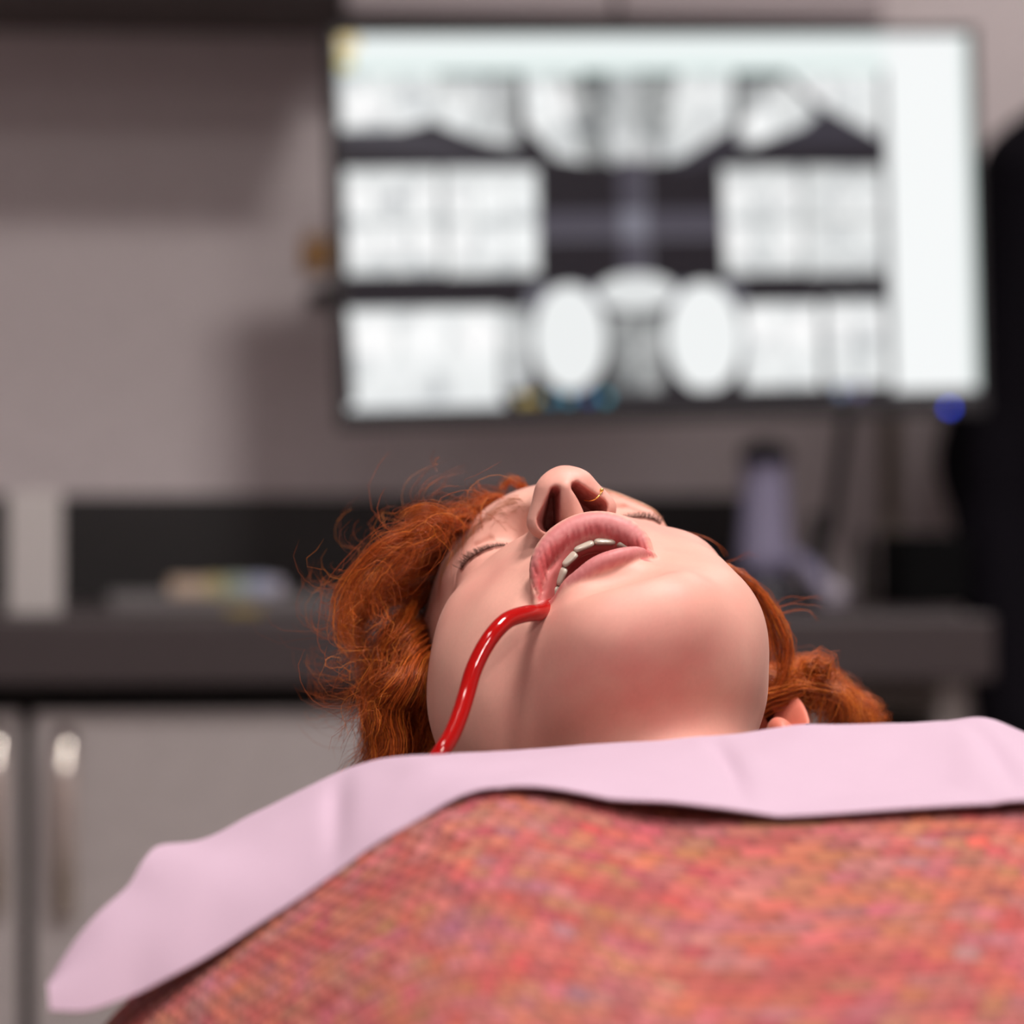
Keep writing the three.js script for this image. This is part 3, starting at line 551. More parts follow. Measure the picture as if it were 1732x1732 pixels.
// eyelashes and eyebrows: fine tapering hairs
function hairs(list, sides = 3) {
  const pos = [], nor = [], col = [], idx = [], t = V(0, 0, 0), n = V(0, 0, 0), b = V(0, 0, 0), ref = V(0.31, 0.87, 0.38);
  for (const { p, r, c, c2 } of list) {
    const base = pos.length / 3, m = p.length;
    for (let i = 0; i < m; i++) {
      t.subVectors(p[Math.min(m - 1, i + 1)], p[Math.max(0, i - 1)]).normalize(); n.crossVectors(t, ref).normalize(); b.crossVectors(t, n);
      const f = i / (m - 1), rad = r * (i === m - 1 ? 0.25 : 1 - 0.45 * f);
      for (let s = 0; s < sides; s++) {
        const a = s / sides * 6.2831853, ca = Math.cos(a), sa = Math.sin(a), x = n.x * ca + b.x * sa, y = n.y * ca + b.y * sa, z = n.z * ca + b.z * sa;
        pos.push(p[i].x + x * rad, p[i].y + y * rad, p[i].z + z * rad); nor.push(x, y, z);
        const cc = c2 ? mix3(c, c2, f) : c; col.push(...cc);
      }
      if (i) for (let s = 0; s < sides; s++) { const a = base + (i - 1) * sides + s, d = base + (i - 1) * sides + (s + 1) % sides; idx.push(a, d, a + sides, d, d + sides, a + sides); }
    }
  }
  const g = new THREE.BufferGeometry();
  g.setAttribute('position', new THREE.BufferAttribute(new Float32Array(pos), 3)); g.setAttribute('normal', new THREE.BufferAttribute(new Float32Array(nor), 3));
  g.setAttribute('color', new THREE.BufferAttribute(new Float32Array(col), 3)); g.setIndex(idx); return g;
}
const M_hair = new THREE.MeshPhysicalMaterial({ color: 0xffffff, vertexColors: true, roughness: 0.38, specularIntensity: 0.8 });
lash.forEach((L, e) => {
  const list = [], curve = new THREE.CatmullRomCurve3(L.map((q) => V(...q))), s = e ? 1 : -1;
  for (let i = 0; i < 170; i++) {
    const t = clamp((i + rnd()) / 170, 0, 0.97), q = curve.getPoint(t), len = rr(2.6, 5) * (0.55 + 0.6 * (1 - t)), lean = s * (1 - t) * 0.7 + gauss() * 0.22;
    const pts = [];
    for (let k = 0; k < 5; k++) { const f = k / 4; pts.push(hw(q.x + lean * len * f * 0.7, q.y - 0.3 + len * f * f * 0.75 - 0.8 * f, q.z + 0.2 + len * (0.55 * f - 0.12 * f * f))); }
    list.push({ p: pts, r: 0.00015, c: [0.07, 0.016, 0.007] });
  }
  pPart('eyelashes', hairs(list), M_hair);
});
both((s) => {
  const list = [];
  for (let i = 0; i < 260; i++) {
    const t = rnd(), x = lerp(9, 46, t), y = 53 + 5 * Math.sin(t * 2.3) + gauss() * 2.4 * (1 - 0.6 * t), q = onFace(s * x, y), len = rr(3.5, 6), a = lerp(0.9, 0.15, Math.min(1, t * 1.6)) + gauss() * 0.2, pts = [];
    for (let k = 0; k < 4; k++) { const f = k / 3 * len; const w = onFace(s * (x + Math.cos(a) * f), y + Math.sin(a) * f); pts.push(hw(w[0], w[1], w[2] + 0.15 + 0.35 * Math.sin(k))); }
    list.push({ p: pts, r: 0.00007, c: [0.58, 0.28, 0.17] });
  }
  pPart('eyebrow', hairs(list), M_hair);
});

// ---------------------------------------------------------------- the patient: sweater
const sections = [  // z, centre x, centre y, half width, half thickness
  [0.085, 0.062, 0.842, 0.062, 0.052], [0.105, 0.068, 0.838, 0.092, 0.060], [0.13, 0.076, 0.826, 0.15, 0.074], [0.165, 0.088, 0.806, 0.215, 0.091], [0.2, 0.096, 0.793, 0.245, 0.1015],
  [0.24, 0.1, 0.784, 0.262, 0.106], [0.3, 0.103, 0.766, 0.262, 0.1085], [0.4, 0.108, 0.734, 0.25, 0.108], [0.52, 0.115, 0.70, 0.21, 0.104], [0.64, 0.12, 0.672, 0.19, 0.1], [0.76, 0.12, 0.655, 0.195, 0.098], [0.8, 0.12, 0.652, 0.19, 0.09],
].map((r) => r);
const secCurve = [0, 1, 2, 3, 4].map((c) => sections.map((r) => r[c]));
function hermite(xs, ys, x) {
  let i = 0; while (i < xs.length - 2 && x > xs[i + 1]) i++;
  const m = (k) => (ys[Math.min(ys.length - 1, k + 1)] - ys[Math.max(0, k - 1)]) / (xs[Math.min(xs.length - 1, k + 1)] - xs[Math.max(0, k - 1)]);
  const h = xs[i + 1] - xs[i], t = clamp((x - xs[i]) / h), t2 = t * t, t3 = t2 * t;
  return (2 * t3 - 3 * t2 + 1) * ys[i] + (t3 - 2 * t2 + t) * h * m(i) + (-2 * t3 + 3 * t2) * ys[i + 1] + (t3 - t2) * h * m(i + 1);
}
const secAt = (z) => [1, 2, 3, 4].map((c) => hermite(secCurve[0], secCurve[c], z));
const ROLL = 0.095, SUP = 2.5;
const swell = (x, z) => 0.024 * Math.exp(-(((x + 0.01) / 0.06) ** 2)) * smooth(0.13, 0.24, z);
function chest(z, a) {                                          // a point of the sweater, a = angle round the body
  const [cx, cy, w, h] = secAt(z), c = Math.cos(a), s = Math.sin(a), e = 2 / SUP;
  const X = w * Math.sign(c) * Math.abs(c) ** e, Y = h * Math.sign(s) * Math.abs(s) ** e;
  return V(cx + X - Y * ROLL, cy + Y + X * ROLL + (Y > 0 ? swell(cx + X, z) : 0), z);
}
function chestTop(x, z) {
  const [cx, cy, w, h] = secAt(clamp(z, 0.085, 0.8)), dx = (x - cx), u = Math.min(0.999, Math.abs(dx) / w);
  return cy + h * (1 - u ** SUP) ** (1 / SUP) + dx * ROLL + swell(x, z);
}
// knit: rows of small V stitches of a space-dyed yarn
const KN = 1024, STX = 64, STY = 40;                            // stitches over one repeat
function knitMaps() {
  const col = new Uint8Array(KN * KN * 4), hgt = new Uint8Array(KN * KN * 4);
  const dye = [[208, 88, 84], [220, 112, 98], [214, 118, 88], [224, 138, 106], [218, 112, 116], [230, 142, 142], [198, 82, 84], [204, 118, 128], [220, 126, 92]];
  const stitch = [];
  for (let r = 0; r < STY; r++) for (let c = 0; c < STX; c++) {
    const ang = c / STX * 6.2831853, q = nz(Math.cos(ang) * 1.9 + r * 0.031, Math.sin(ang) * 1.9 + 4.1, r * 0.45) * 1.5 + 0.5 + 0.55 * nz(Math.cos(ang) * 6, Math.sin(ang) * 6, r * 1.3), f = clamp(q) * (dye.length - 1.01), i = Math.floor(f), t = smooth(0.2, 0.8, f - i);
    stitch.push(mix3(mix3(dye[i], dye[i + 1], t), [216, 112, 102], 0.3).map((v) => v * 0.88 * (1 + 0.05 * gauss())));
  }
  for (let y = 0; y < KN; y++) for (let x = 0; x < KN; x++) {
    const fy = y / KN * STY, r = Math.floor(fy), v = fy - r, fx = x / KN * STX + (r % 2) * 0.5, c = Math.floor(fx) % STX, u = fx - Math.floor(fx);
    const leg = Math.sin(Math.PI * u) ** 0.8 * Math.sin(Math.PI * v) ** 0.8, o = (y * KN + x) * 4, s = stitch[r * STX + c], fib = 0.94 + 0.12 * nz(x * 0.7, y * 0.7, 2.2), gap = 0.78 + 0.22 * smooth(0.02, 0.5, leg);
    for (let k = 0; k < 3; k++) col[o + k] = clamp(s[k] * fib * gap, 0, 255);
    col[o + 3] = 255; hgt[o] = hgt[o + 1] = hgt[o + 2] = leg * 255; hgt[o + 3] = 255;
  }
  const mk = (d, srgb) => { const t = new THREE.DataTexture(d, KN, KN); t.wrapS = t.wrapT = THREE.RepeatWrapping; t.magFilter = THREE.LinearFilter; if (srgb) t.colorSpace = THREE.SRGBColorSpace; t.needsUpdate = true; return t; };
  return [mk(col, true), mk(hgt, false)];
}
const [knitColor, knitHeight] = knitMaps();
const M_knit = std(0xffffff, 0.85, { map: knitColor, bumpMap: knitHeight, bumpScale: 0.0016, sheen: 0.3, sheenColor: new THREE.Color(1, 0.55, 0.5), sheenRoughness: 0.6 });
const REPEAT_U = STX * 0.0058, REPEAT_V = STY * 0.0092;
function gridGeo(nu, nv, f, uvOf) {
  const pos = [], uv = [], idx = [];
  for (let j = 0; j <= nv; j++) for (let i = 0; i <= nu; i++) { const p = f(i / nu, j / nv); pos.push(p.x, p.y, p.z); uv.push(...uvOf(i / nu, j / nv)); }
  for (let j = 0; j < nv; j++) for (let i = 0; i < nu; i++) { const a = j * (nu + 1) + i, b = a + 1, c = a + nu + 1, d = c + 1; idx.push(a, c, b, b, c, d); }
  const g = new THREE.BufferGeometry();
  g.setAttribute('position', new THREE.Float32BufferAttribute(pos, 3)); g.setAttribute('uv', new THREE.Float32BufferAttribute(uv, 2)); g.setIndex(idx); g.computeVertexNormals(); return g;
}
const wrinkle = (x, y, z) => 0.0022 * nz(x * 14 + z * 5, y * 9, z * 20) + 0.0012 * nz(x * 40, y * 30, z * 46);
const torso = gridGeo(200, 120, (u, v) => { const z = lerp(0.085, 0.8, v ** 1.25), p = chest(z, Math.PI * 2 * u + Math.PI * 1.5); p.y += wrinkle(p.x, p.y, p.z); return p; },
  (u, v) => [(u - 0.5) * 1.28 / REPEAT_U + 0.12 * v, (v ** 1.25 * 0.75 + 0.05 * (u - 0.5)) / REPEAT_V]);
pPart('sweater', torso, M_knit);
const sleeve = (pts, radii) => {
  const c = new THREE.CatmullRomCurve3(pts), fr = c.computeFrenetFrames(60);
  return gridGeo(36, 60, (u, v) => { const k = Math.round(v * 60), p = c.getPointAt(v), a = u * 6.2831853, r = hermite(radii.map((_, i) => i / (radii.length - 1)), radii, v); return p.addScaledVector(fr.normals[k], Math.cos(a) * r).addScaledVector(fr.binormals[k], Math.sin(a) * r); }, (u, v) => [u * 0.3 / REPEAT_U, v * 0.6 / REPEAT_V]);
};
const arms = [
  [V(-0.1, 0.775, 0.17), V(-0.135, 0.745, 0.25), V(-0.15, 0.69, 0.38), V(-0.145, 0.655, 0.5), V(-0.09, 0.69, 0.6), V(-0.01, 0.745, 0.67)],
  [V(0.3, 0.8, 0.17), V(0.34, 0.77, 0.25), V(0.365, 0.715, 0.38), V(0.365, 0.675, 0.5), V(0.32, 0.7, 0.6), V(0.24, 0.75, 0.67)],
];
const armR = [0.05, 0.056, 0.05, 0.048, 0.042, 0.034];
arms.forEach((a) => pPart('sleeve', sleeve(a, armR), M_knit));
// hands resting on the belly
arms.forEach((a, i) => {
  const w = a[5], d = w.clone().sub(a[4]).normalize(), s = i ? -1 : 1, list = [];
  const P = (f, side, up = 0) => [w.x + d.x * f + 0.0 * s, w.y + d.y * f * 0.35 + up + 0.004, w.z + d.z * f + side];
  list.push([cap(P(-0.04, 0), P(0.02, 0), 0.026, 0.027), 0.02], [ell(P(0.06, 0), [0.042, 0.015, 0.04], [0, 0, 0.2 * s]), 0.02]);
  [[-0.028, 0.062], [-0.01, 0.074], [0.01, 0.07], [0.027, 0.055]].forEach(([o, L]) => list.push([cap(P(0.085, o), P(0.085 + L * 0.5, o * 1.1, 0.004), 0.0095, 0.009), 0.006], [cap(P(0.085 + L * 0.5, o * 1.1, 0.004), P(0.085 + L, o * 1.1, -0.008), 0.009, 0.0075), 0.003]));
  list.push([cap(P(0.03, -0.03), P(0.06, -0.058, 0.004), 0.012, 0.0105), 0.01], [cap(P(0.06, -0.058, 0.004), P(0.09, -0.062, 0), 0.0105, 0.0085), 0.004]);
  const f = unionOf(list), c = w.clone().addScaledVector(d, 0.07);
  const g = skin(f, [c.x - 0.14, c.y - 0.08, c.z - 0.13], [c.x + 0.14, c.y + 0.08, c.z + 0.13], 0.003);
  pPart('hand', paint(g, (x, y, z) => { const k = 1 + 0.06 * nz(x * 90, y * 90, z * 90); return [0.7 * k, 0.42 * k, 0.33 * k]; }), M_skin);
});
// trousers and shoes
const M_denim = std(lin(0.035, 0.045, 0.075), 0.9);
[0.03, 0.215].forEach((x, i) => {
  pPart('trouser_leg', sleeve([V(x + 0.01, 0.66, 0.74), V(x, 0.66, 0.95), V(x - 0.005, 0.66, 1.18), V(x, 0.6, 1.4), V(x, 0.55, 1.6)], [0.098, 0.092, 0.07, 0.06, 0.05]), M_denim);
  const sole = rbox(0.085, 0.23, 0.05, 0.022, x, 0.6, 1.68); pPart('shoe', [rbox(0.09, 0.09, 0.1, 0.035, x, 0.54, 1.64), sole], std(0x2a2a2c, 0.6));
});

// ---------------------------------------------------------------- the bib
const bibEdge = [
  [78, 1668, .27, 84, 1708, .285], [110, 1615, .262, 150, 1708, .285], [165, 1545, .25, 230, 1680, .28], [215, 1498, .238, 300, 1646, .277], [245, 1450, .225, 370, 1606, .272], [268, 1430, .215, 430, 1568, .268],
  [340, 1420, .20, 500, 1522, .264], [430, 1375, .18, 565, 1478, .26], [520, 1330, .165, 640, 1425, .257], [600, 1297, .152, 715, 1380, .253], [650, 1282, .145, 780, 1345, .248], [740, 1275, .137, 830, 1332, .246],
  [850, 1270, .13, 900, 1337, .246], [980, 1260, .127, 1010, 1349, .248], [1130, 1251, .125, 1150, 1357, .25], [1240, 1240, .125, 1260, 1372, .25], [1340, 1228, .125, 1400, 1387, .25], [1480, 1224, .128, 1500, 1387, .25],
  [1600, 1220, .132, 1590, 1378, .25], [1665, 1214, .137, 1650, 1366, .25], [1732, 1238, .14, 1732, 1352, .25], [1860, 1290, .15, 1860, 1370, .25],
];
const bibTop = new THREE.CatmullRomCurve3(bibEdge.map((e) => at(e[0], e[1], e[2]))), bibLow = new THREE.CatmullRomCurve3(bibEdge.map((e) => at(e[3], e[4], e[5])));
const bibPoint = (s, t) => {
  const a = bibTop.getPoint(s), b = bibLow.getPoint(s), p = a.clone().lerp(b, t), m = Math.sin(Math.PI * t);
  p.y += m * (0.004 + 0.0016 * nz(p.x * 22, 1.5, p.z * 10)) + 0.0006 * nz(p.x * 60, 7.5, p.z * 40);
  for (const [fx, w, h] of [[-0.064, 0.005, -0.003], [0.0805, 0.004, -0.003], [0.178, 0.005, -0.003]]) p.y += h * Math.exp(-(((p.x - fx - 0.05 * (p.z - 0.2)) / w) ** 2)) * m;   // pressed fold lines
  p.y = Math.max(p.y, chestTop(p.x, p.z) + 0.0045);
  return p;
};
const bib = thing('dental_bib', 'pale lilac bib sheet draped across the chest under the chin', 'bib', [0.08, 0.9, 0.2]);
{
  const NU = 260, NV = 26, face = gridGeo(NU, NV, bibPoint, (u, v) => [u * 0.45, v * 0.12]), n = face.attributes.normal, p = face.attributes.position;
  const under = face.clone(), q = under.attributes.position, ix = under.index.array;
  for (let i = 0; i < p.count; i++) q.setXYZ(i, p.getX(i) - n.getX(i) * 0.0007, p.getY(i) - n.getY(i) * 0.0007, p.getZ(i) - n.getZ(i) * 0.0007);
  for (let i = 0; i < ix.length; i += 3) { const t = ix[i]; ix[i] = ix[i + 1]; ix[i + 1] = t; }
  under.computeVertexNormals();
  const rim = [], ring = [];
  for (let i = 0; i <= NU; i++) ring.push(i); for (let j = 1; j <= NV; j++) ring.push(j * (NU + 1) + NU); for (let i = NU - 1; i >= 0; i--) ring.push(NV * (NU + 1) + i); for (let j = NV - 1; j > 0; j--) ring.push(j * (NU + 1));
  ring.forEach((a, i) => { const b = ring[(i + 1) % ring.length], g3 = (arr, k) => [arr.getX(k), arr.getY(k), arr.getZ(k)]; rim.push(...g3(p, a), ...g3(p, b), ...g3(q, a), ...g3(p, b), ...g3(q, b), ...g3(q, a)); });
  const rg = new THREE.BufferGeometry(); rg.setAttribute('position', new THREE.Float32BufferAttribute(rim, 3)); rg.computeVertexNormals();
  const m = part('sheet', merge([face, under, rg]).translate(-0.08, -0.9, -0.2), std(lin(0.53, 0.37, 0.475), 0.75, { sheen: 0.15, sheenColor: new THREE.Color(1, 0.9, 1) }), bib);
}

// ---------------------------------------------------------------- saliva ejector, nose ring
const ejectorPath = [[944, 1016, .008], [929, 1028, .027], [912, 1036, .041], [886, 1039, .05], [857, 1050, .058], [835, 1072, .064], [816, 1101, .068], [800, 1136, .072], [789, 1174, .077], [778, 1209, .083], [764, 1243, .089], [746, 1272, .094], [715, 1312, .097], [660, 1360, .094], [560, 1430, .07], [430, 1520, .03], [300, 1640, .0]].map((q) => at(...q));
const ejector = thing('saliva_ejector', 'red glossy suction tube hooked into the corner of the open mouth', 'tube', ejectorPath[9].toArray());
part('flexible_tube', tube(ejectorPath, 0.0035, 200, 20).translate(...ejectorPath[9].toArray().map((v) => -v)), std(lin(0.52, 0.002, 0.0015), 0.1, { transmission: 0.3, thickness: 0.004, attenuationColor: new THREE.Color(0.85, 0.02, 0.012), attenuationDistance: 0.003 }), ejector);
part('suction_tip', lathe([[0, 0.008], [0.0028, 0.0078], [0.0042, 0.006], [0.0044, 0.001], [0.0035, -0.001], [0.0033, -0.003]]).rotateZ(-1.0).translate(...ejectorPath[0].clone().sub(ejectorPath[9]).toArray()), std(lin(0.7, 0.02, 0.015), 0.2), ejector);
{
  const q = [[989, 846, -0.003], [998, 847, 0.001], [1006, 844.5, 0.003], [1012.5, 839.5, 0.003], [1016.5, 833, 0], [1016.5, 829, -0.003]].map((p) => at(...p)), c = q[3], off = c.toArray().map((v) => -v);
  const ring = thing('nose_ring', 'thin gold hoop with a tiny ball in the nostril', 'nose ring', c.toArray()), M_gold = std(lin(0.9, 0.55, 0.14), 0.22, { metalness: 1 });
  part('hoop', tube(q, 0.0003, 40, 10).translate(...off), M_gold, ring);
  part('ball', new THREE.SphereGeometry(0.0009, 16, 12).translate(...at(1017.5, 829, -0.002).toArray()).translate(...off), M_gold, ring);
}

// ---------------------------------------------------------------- the patient: hair, lock by lock
const locks = [];
function lock(pts, n, spread, o = {}) {
  const curve = new THREE.CatmullRomCurve3(pts), L = curve.getLength(), seg = o.seg ?? Math.max(10, Math.round(L / 0.006)), ph = rnd() * 6.28, wl = o.wave ?? rr(0.028, 0.05), amp = o.amp ?? rr(0.0012, 0.0035);
  const guide = [], N = [], B = [], t = V(0, 0, 0), ref = V(0.2, 0.3, 0.93);
  for (let i = 0; i <= seg; i++) { guide.push(curve.getPoint(i / seg)); t.copy(curve.getTangent(i / seg)); const nn = V(0, 0, 0).crossVectors(t, ref).normalize(); N.push(nn); B.push(V(0, 0, 0).crossVectors(t, nn)); }
  for (let s = 0; s < n; s++) {
    const ox = gauss() * spread, oy = gauss() * spread, end = rr(0.72, 1), frizz = (o.frizz ?? 1) * Math.abs(gauss()) * 0.0011, f1 = rr(60, 160), sh = rnd() * 6.28, dp = gauss() * 0.5, am = amp * rr(0.6, 1.3), p = [];
    for (let i = 0; i <= seg; i++) {
      const f = i / seg; if (f > end) break;
      const open = lerp(o.root ?? 0.35, 1, smooth(0, 0.4, f)) * (1 + 0.5 * f), w = f * L / wl * 6.283 + ph + dp, env = smooth(0, 0.25, f);
      const a = ox * open + (Math.cos(w) * am * env) + frizz * Math.sin(f * L * f1 * 3 + sh), b = oy * open + (Math.sin(w) * am * env) + frizz * Math.cos(f * L * f1 * 2.3 + sh * 2);
      p.push(guide[i].clone().addScaledVector(N[i], a).addScaledVector(B[i], b));
    }
    if (p.length < 3) continue;
    const q = rnd(), k = rr(0.75, 1.2), c = q < 0.18 ? [0.7, 0.19, 0.022] : q < 0.4 ? [0.24, 0.04, 0.007] : [0.5, 0.092, 0.011];
    locks.push({ p, r: (o.r ?? 0.00016) * rr(0.7, 1.25), c: c.map((v) => v * k) });
  }
}
const A = (x, y, z) => at(x, y, z);
const pick = (list, t) => { const f = clamp(t) * (list.length - 1), i = Math.min(list.length - 2, Math.floor(f)); return mix3([...list[i], 0], [...list[i + 1], 0], f - i); };
const faceLine = [[880, 852], [830, 872], [790, 910], [755, 960], [738, 1010], [728, 1070], [722, 1120], [726, 1170], [735, 1215]];
const outLine = [[805, 868], [738, 880], [682, 905], [636, 945], [602, 1000], [588, 1060], [590, 1115], [598, 1165], [602, 1215]];
const lowLine = [[600, 1130], [600, 1180], [610, 1240], [618, 1290], [640, 1300], [665, 1300], [690, 1290], [705, 1290], [715, 1290]];
const sweep = [                                                    // curls on the near side: out from the temple, round and down
  [[800, 892], [766, 900], [721, 900], [669, 918], [624, 954], [595, 1006], [585, 1051], [592, 1093], [605, 1115]], [[790, 905], [747, 925], [702, 938], [653, 967], [614, 999], [592, 1045], [597, 1088], [624, 1118]],
  [[775, 930], [740, 952], [695, 968], [647, 988], [611, 1019], [596, 1055], [606, 1100]], [[768, 960], [734, 985], [695, 1000], [650, 1008], [620, 1035], [612, 1075], [625, 1120], [618, 1170]],
  [[765, 985], [730, 1005], [700, 1030], [669, 1067], [647, 1099], [627, 1138], [620, 1184], [624, 1232], [612, 1285], [590, 1330]], [[760, 1020], [725, 1040], [692, 1072], [668, 1112], [645, 1152], [634, 1200], [636, 1260], [620, 1320]],
  [[760, 1050], [722, 1068], [690, 1102], [665, 1142], [654, 1190], [660, 1245], [650, 1310]], [[755, 1080], [722, 1100], [700, 1140], [684, 1185], [680, 1240], [668, 1310]], [[750, 1110], [722, 1132], [710, 1180], [708, 1232], [695, 1300]],
  [[810, 880], [775, 884], [735, 872], [700, 876], [672, 896]], [[820, 868], [790, 868], [762, 880], [745, 905], [735, 940]], [[790, 900], [755, 915], [720, 925], [680, 950], [650, 985], [640, 1030], [655, 1070]],
];
sweep.forEach((q, n) => {
  for (let c = 0; c < (n < 4 ? 5 : 7); c++) {
    const dx = gauss() * 7, dy = gauss() * 9, z = rr(-0.13, -0.035), g = 1 + 0.08 * gauss();
    lock(q.map(([x, y], i) => { const f = i / (q.length - 1), w = Math.sin(Math.PI * Math.min(1, f + 0.2)); return A(700 + (x - 700) * lerp(1, g, f) + dx * (0.4 + f) + rr(-5, 5) * w, y + dy * (0.5 + 0.6 * f) + rr(-5, 5) * w, lerp(-0.13, z, smooth(0, 0.35, f))); }),
      n < 4 || n > 8 ? 26 : 40, rr(0.0009, 0.002), { amp: rr(0.0004, 0.0022), wave: rr(0.035, 0.07), frizz: 0.3, r: 0.00013 });
  }
});
for (let i = 0; i < 40; i++) {                                    // loose finer curls between them
  const a = rnd(), r = pick(faceLine, a), reach = rr(0.3, 1), o = pick(outLine, clamp(a * 0.8 + rr(0.02, 0.2))), l = pick(lowLine, rnd()), z0 = rr(-0.15, -0.1), z1 = rr(-0.13, -0.03), mx = lerp(r[0], o[0], reach), my = lerp(r[1], o[1], reach);
  lock([A(r[0] + 34, r[1] + 6, z0), A(lerp(r[0], mx, 0.45), lerp(r[1], my, 0.45) - 10, (z0 + z1) / 2), A(mx, my, z1), A(lerp(mx, l[0], 0.4) - 8 * reach, lerp(my, l[1], 0.35), z1)], 10, rr(0.001, 0.003), { amp: rr(0.001, 0.004), wave: rr(0.03, 0.06), frizz: 0.4, r: 0.00012 });
}
for (let i = 0; i < 26; i++) {                                   // hair falling beside the jaw down behind the bib
  const t = rnd(), x = lerp(628, 725, t), z = rr(-0.1, -0.02);
  lock([A(lerp(742, 770, t), rr(1030, 1110), z - 0.07), A(lerp(655, 728, t) + rr(-8, 8), rr(1120, 1160), z), A(x - 6, 1200, z), A(x + rr(-16, 10), 1265, z), A(x + rr(-50, 0), 1330, z), A(x + rr(-80, -10), 1400, z)], 50, 0.002, { root: 0.7, amp: rr(0.0006, 0.0016), frizz: 0.3, r: 0.00014 });
}
for (const [pts, n, sp] of [                                      // curls over the forehead
  [[[905, 842], [870, 848], [835, 846], [812, 832], [800, 820]], 60, 0.0012], [[[900, 838], [880, 822], [862, 812], [845, 826], [838, 846]], 40, 0.0009], [[[890, 846], [855, 858], [826, 866], [806, 850], [792, 836]], 60, 0.0014],
  [[[850, 862], [800, 885], [768, 876], [742, 868]], 60, 0.0016], [[[830, 872], [790, 868], [752, 884], [712, 884]], 60, 0.0018], [[[860, 852], [815, 850], [800, 866], [812, 890]], 50, 0.0018],
]) lock(pts.map(([x, y]) => A(x, y, -0.1 + 0.01 * gauss())), n, sp, { amp: 0.0008 });
for (const [pts, n, sp, z] of [                                   // lock hanging beside the far cheek
  [[[1205, 950], [1228, 960], [1268, 982], [1302, 1022], [1326, 1072], [1332, 1115], [1322, 1160], [1310, 1200]], 80, 0.0011, -0.06],
  [[[1205, 955], [1240, 976], [1278, 1008], [1304, 1052], [1316, 1100], [1318, 1145], [1306, 1190]], 60, 0.0010, -0.062],
  [[[1240, 1010], [1268, 1045], [1290, 1060], [1302, 1095], [1300, 1130]], 50, 0.0013, -0.08],
  [[[1250, 1040], [1272, 1060], [1285, 1095], [1284, 1130], [1276, 1160]], 60, 0.0016, -0.08],
]) lock(pts.map(([x, y]) => A(x, y, z)), n, sp, { amp: 0.0006, frizz: 0.6 });
for (let i = 0; i < 30; i++) {                                    // curls behind the far ear
  const t = i / 30, y0 = lerp(1128, 1215, rnd()), x1 = lerp(1330, 1400, rnd()), y1 = lerp(1118, 1180, t), x2 = lerp(1370, 1475, t) + rr(-12, 12), y2 = lerp(1150, 1208, t) + rr(-10, 14), z = rr(-0.13, -0.06);
  lock([A(1270, y0, z), A(lerp(1290, x1, 0.6), (y0 + y1) / 2, z), A(x1, y1 + 4, z), A((x1 + x2) / 2 + 12, (y1 + y2) / 2 - 6, z), A(x2, y2, z), A(x2 + rr(-10, 22), y2 + rr(20, 50), z), A(x2 + rr(-30, 20), 1290, z)], 64, 0.0022, { root: 0.8, amp: rr(0.001, 0.003), wave: rr(0.018, 0.032), frizz: 0.4, r: 0.00013 });
}
for (let i = 0; i < 230; i++) {                                   // stray hairs
  const a = rnd(), o = pick(outLine, a), r = pick(faceLine, a), k = rr(0.5, 1.12), z = rr(-0.12, -0.02), x = lerp(r[0], o[0], k), y = lerp(r[1], o[1], k), d = rr(0, 6.28), w = rr(20, 70);
  lock([A(x, y, z), A(x + Math.cos(d) * w - 10, y + Math.sin(d) * w * 0.6, z), A(x + Math.cos(d + 0.6) * w * 1.5 - 14, y + Math.sin(d + 0.6) * w * 1.2 + 6, z), A(x + Math.cos(d + 1.3) * w * 1.7 - 18, y + Math.sin(d + 1.3) * w * 1.7 + 10, z)], 2, 0.003, { r: 0.0001, root: 1, amp: 0.001 });
}
for (let i = 0; i < 46; i++) {                                    // fine ones low on the near side
  const x = rr(585, 640), y = rr(1110, 1230), z = rr(-0.06, 0), c = rr(-40, 8);
  lock([A(x + 20, y - 20, z), A(x, y, z), A(x + c * 0.7, y + rr(20, 50), z), A(x + c + rr(-12, 12), y + rr(60, 110), z)], 1, 0.001, { r: 0.0001, root: 1, amp: 0.0015 });
}
for (const pts of [[[1150, 905], [1190, 915], [1215, 930], [1222, 950]], [[1215, 955], [1245, 945], [1270, 938], [1290, 945]], [[1310, 1030], [1345, 1012], [1378, 1012], [1400, 1034]], [[1315, 1040], [1350, 1034], [1372, 1040], [1385, 1060]], [[1420, 1185], [1455, 1185], [1480, 1195], [1500, 1210]], [[1390, 1140], [1410, 1150], [1420, 1180], [1440, 1190]], [[740, 770], [732, 776], [735, 790], [745, 800]]]) lock(pts.map(([x, y]) => A(x, y, -0.08)), 3, 0.0012, { r: 0.0001, root: 1, amp: 0.0004 });
pPart('hair', hairs(locks), M_hair);
// hair lying over the skull, parted into locks, behind the hairline
{
  const cap0 = unionOf([[ell([0, 66, -94], [66, 80, 88]), 4]]), cut = (x, y, z) => Math.max(cap0(x, y, z), -(y + 0.62 * (-z) + 0.9 * Math.max(0, Math.abs(x) - 45) - 132), z + 8, -40 - y + 0.0);
  const g = skin((x, y, z) => cut(x, y, z) + 1.6 * nz(x * 0.09, y * 0.02, z * 0.09) + 0.9 * Math.sin(Math.atan2(x, z + 90) * 60 + 3 * nz(x * 0.05, y * 0.05, z * 0.05)), [-76, -20, -190], [76, 152, 2], 2.5);
  paint(g, (x, y, z) => { const k = 0.85 + 0.4 * nz(x * 0.3, y * 0.05, z * 0.3); return [0.32 * k, 0.07 * k, 0.016 * k]; });
  const m = pPart('scalp_hair', g.applyMatrix4(HEAD), M_hair);
}

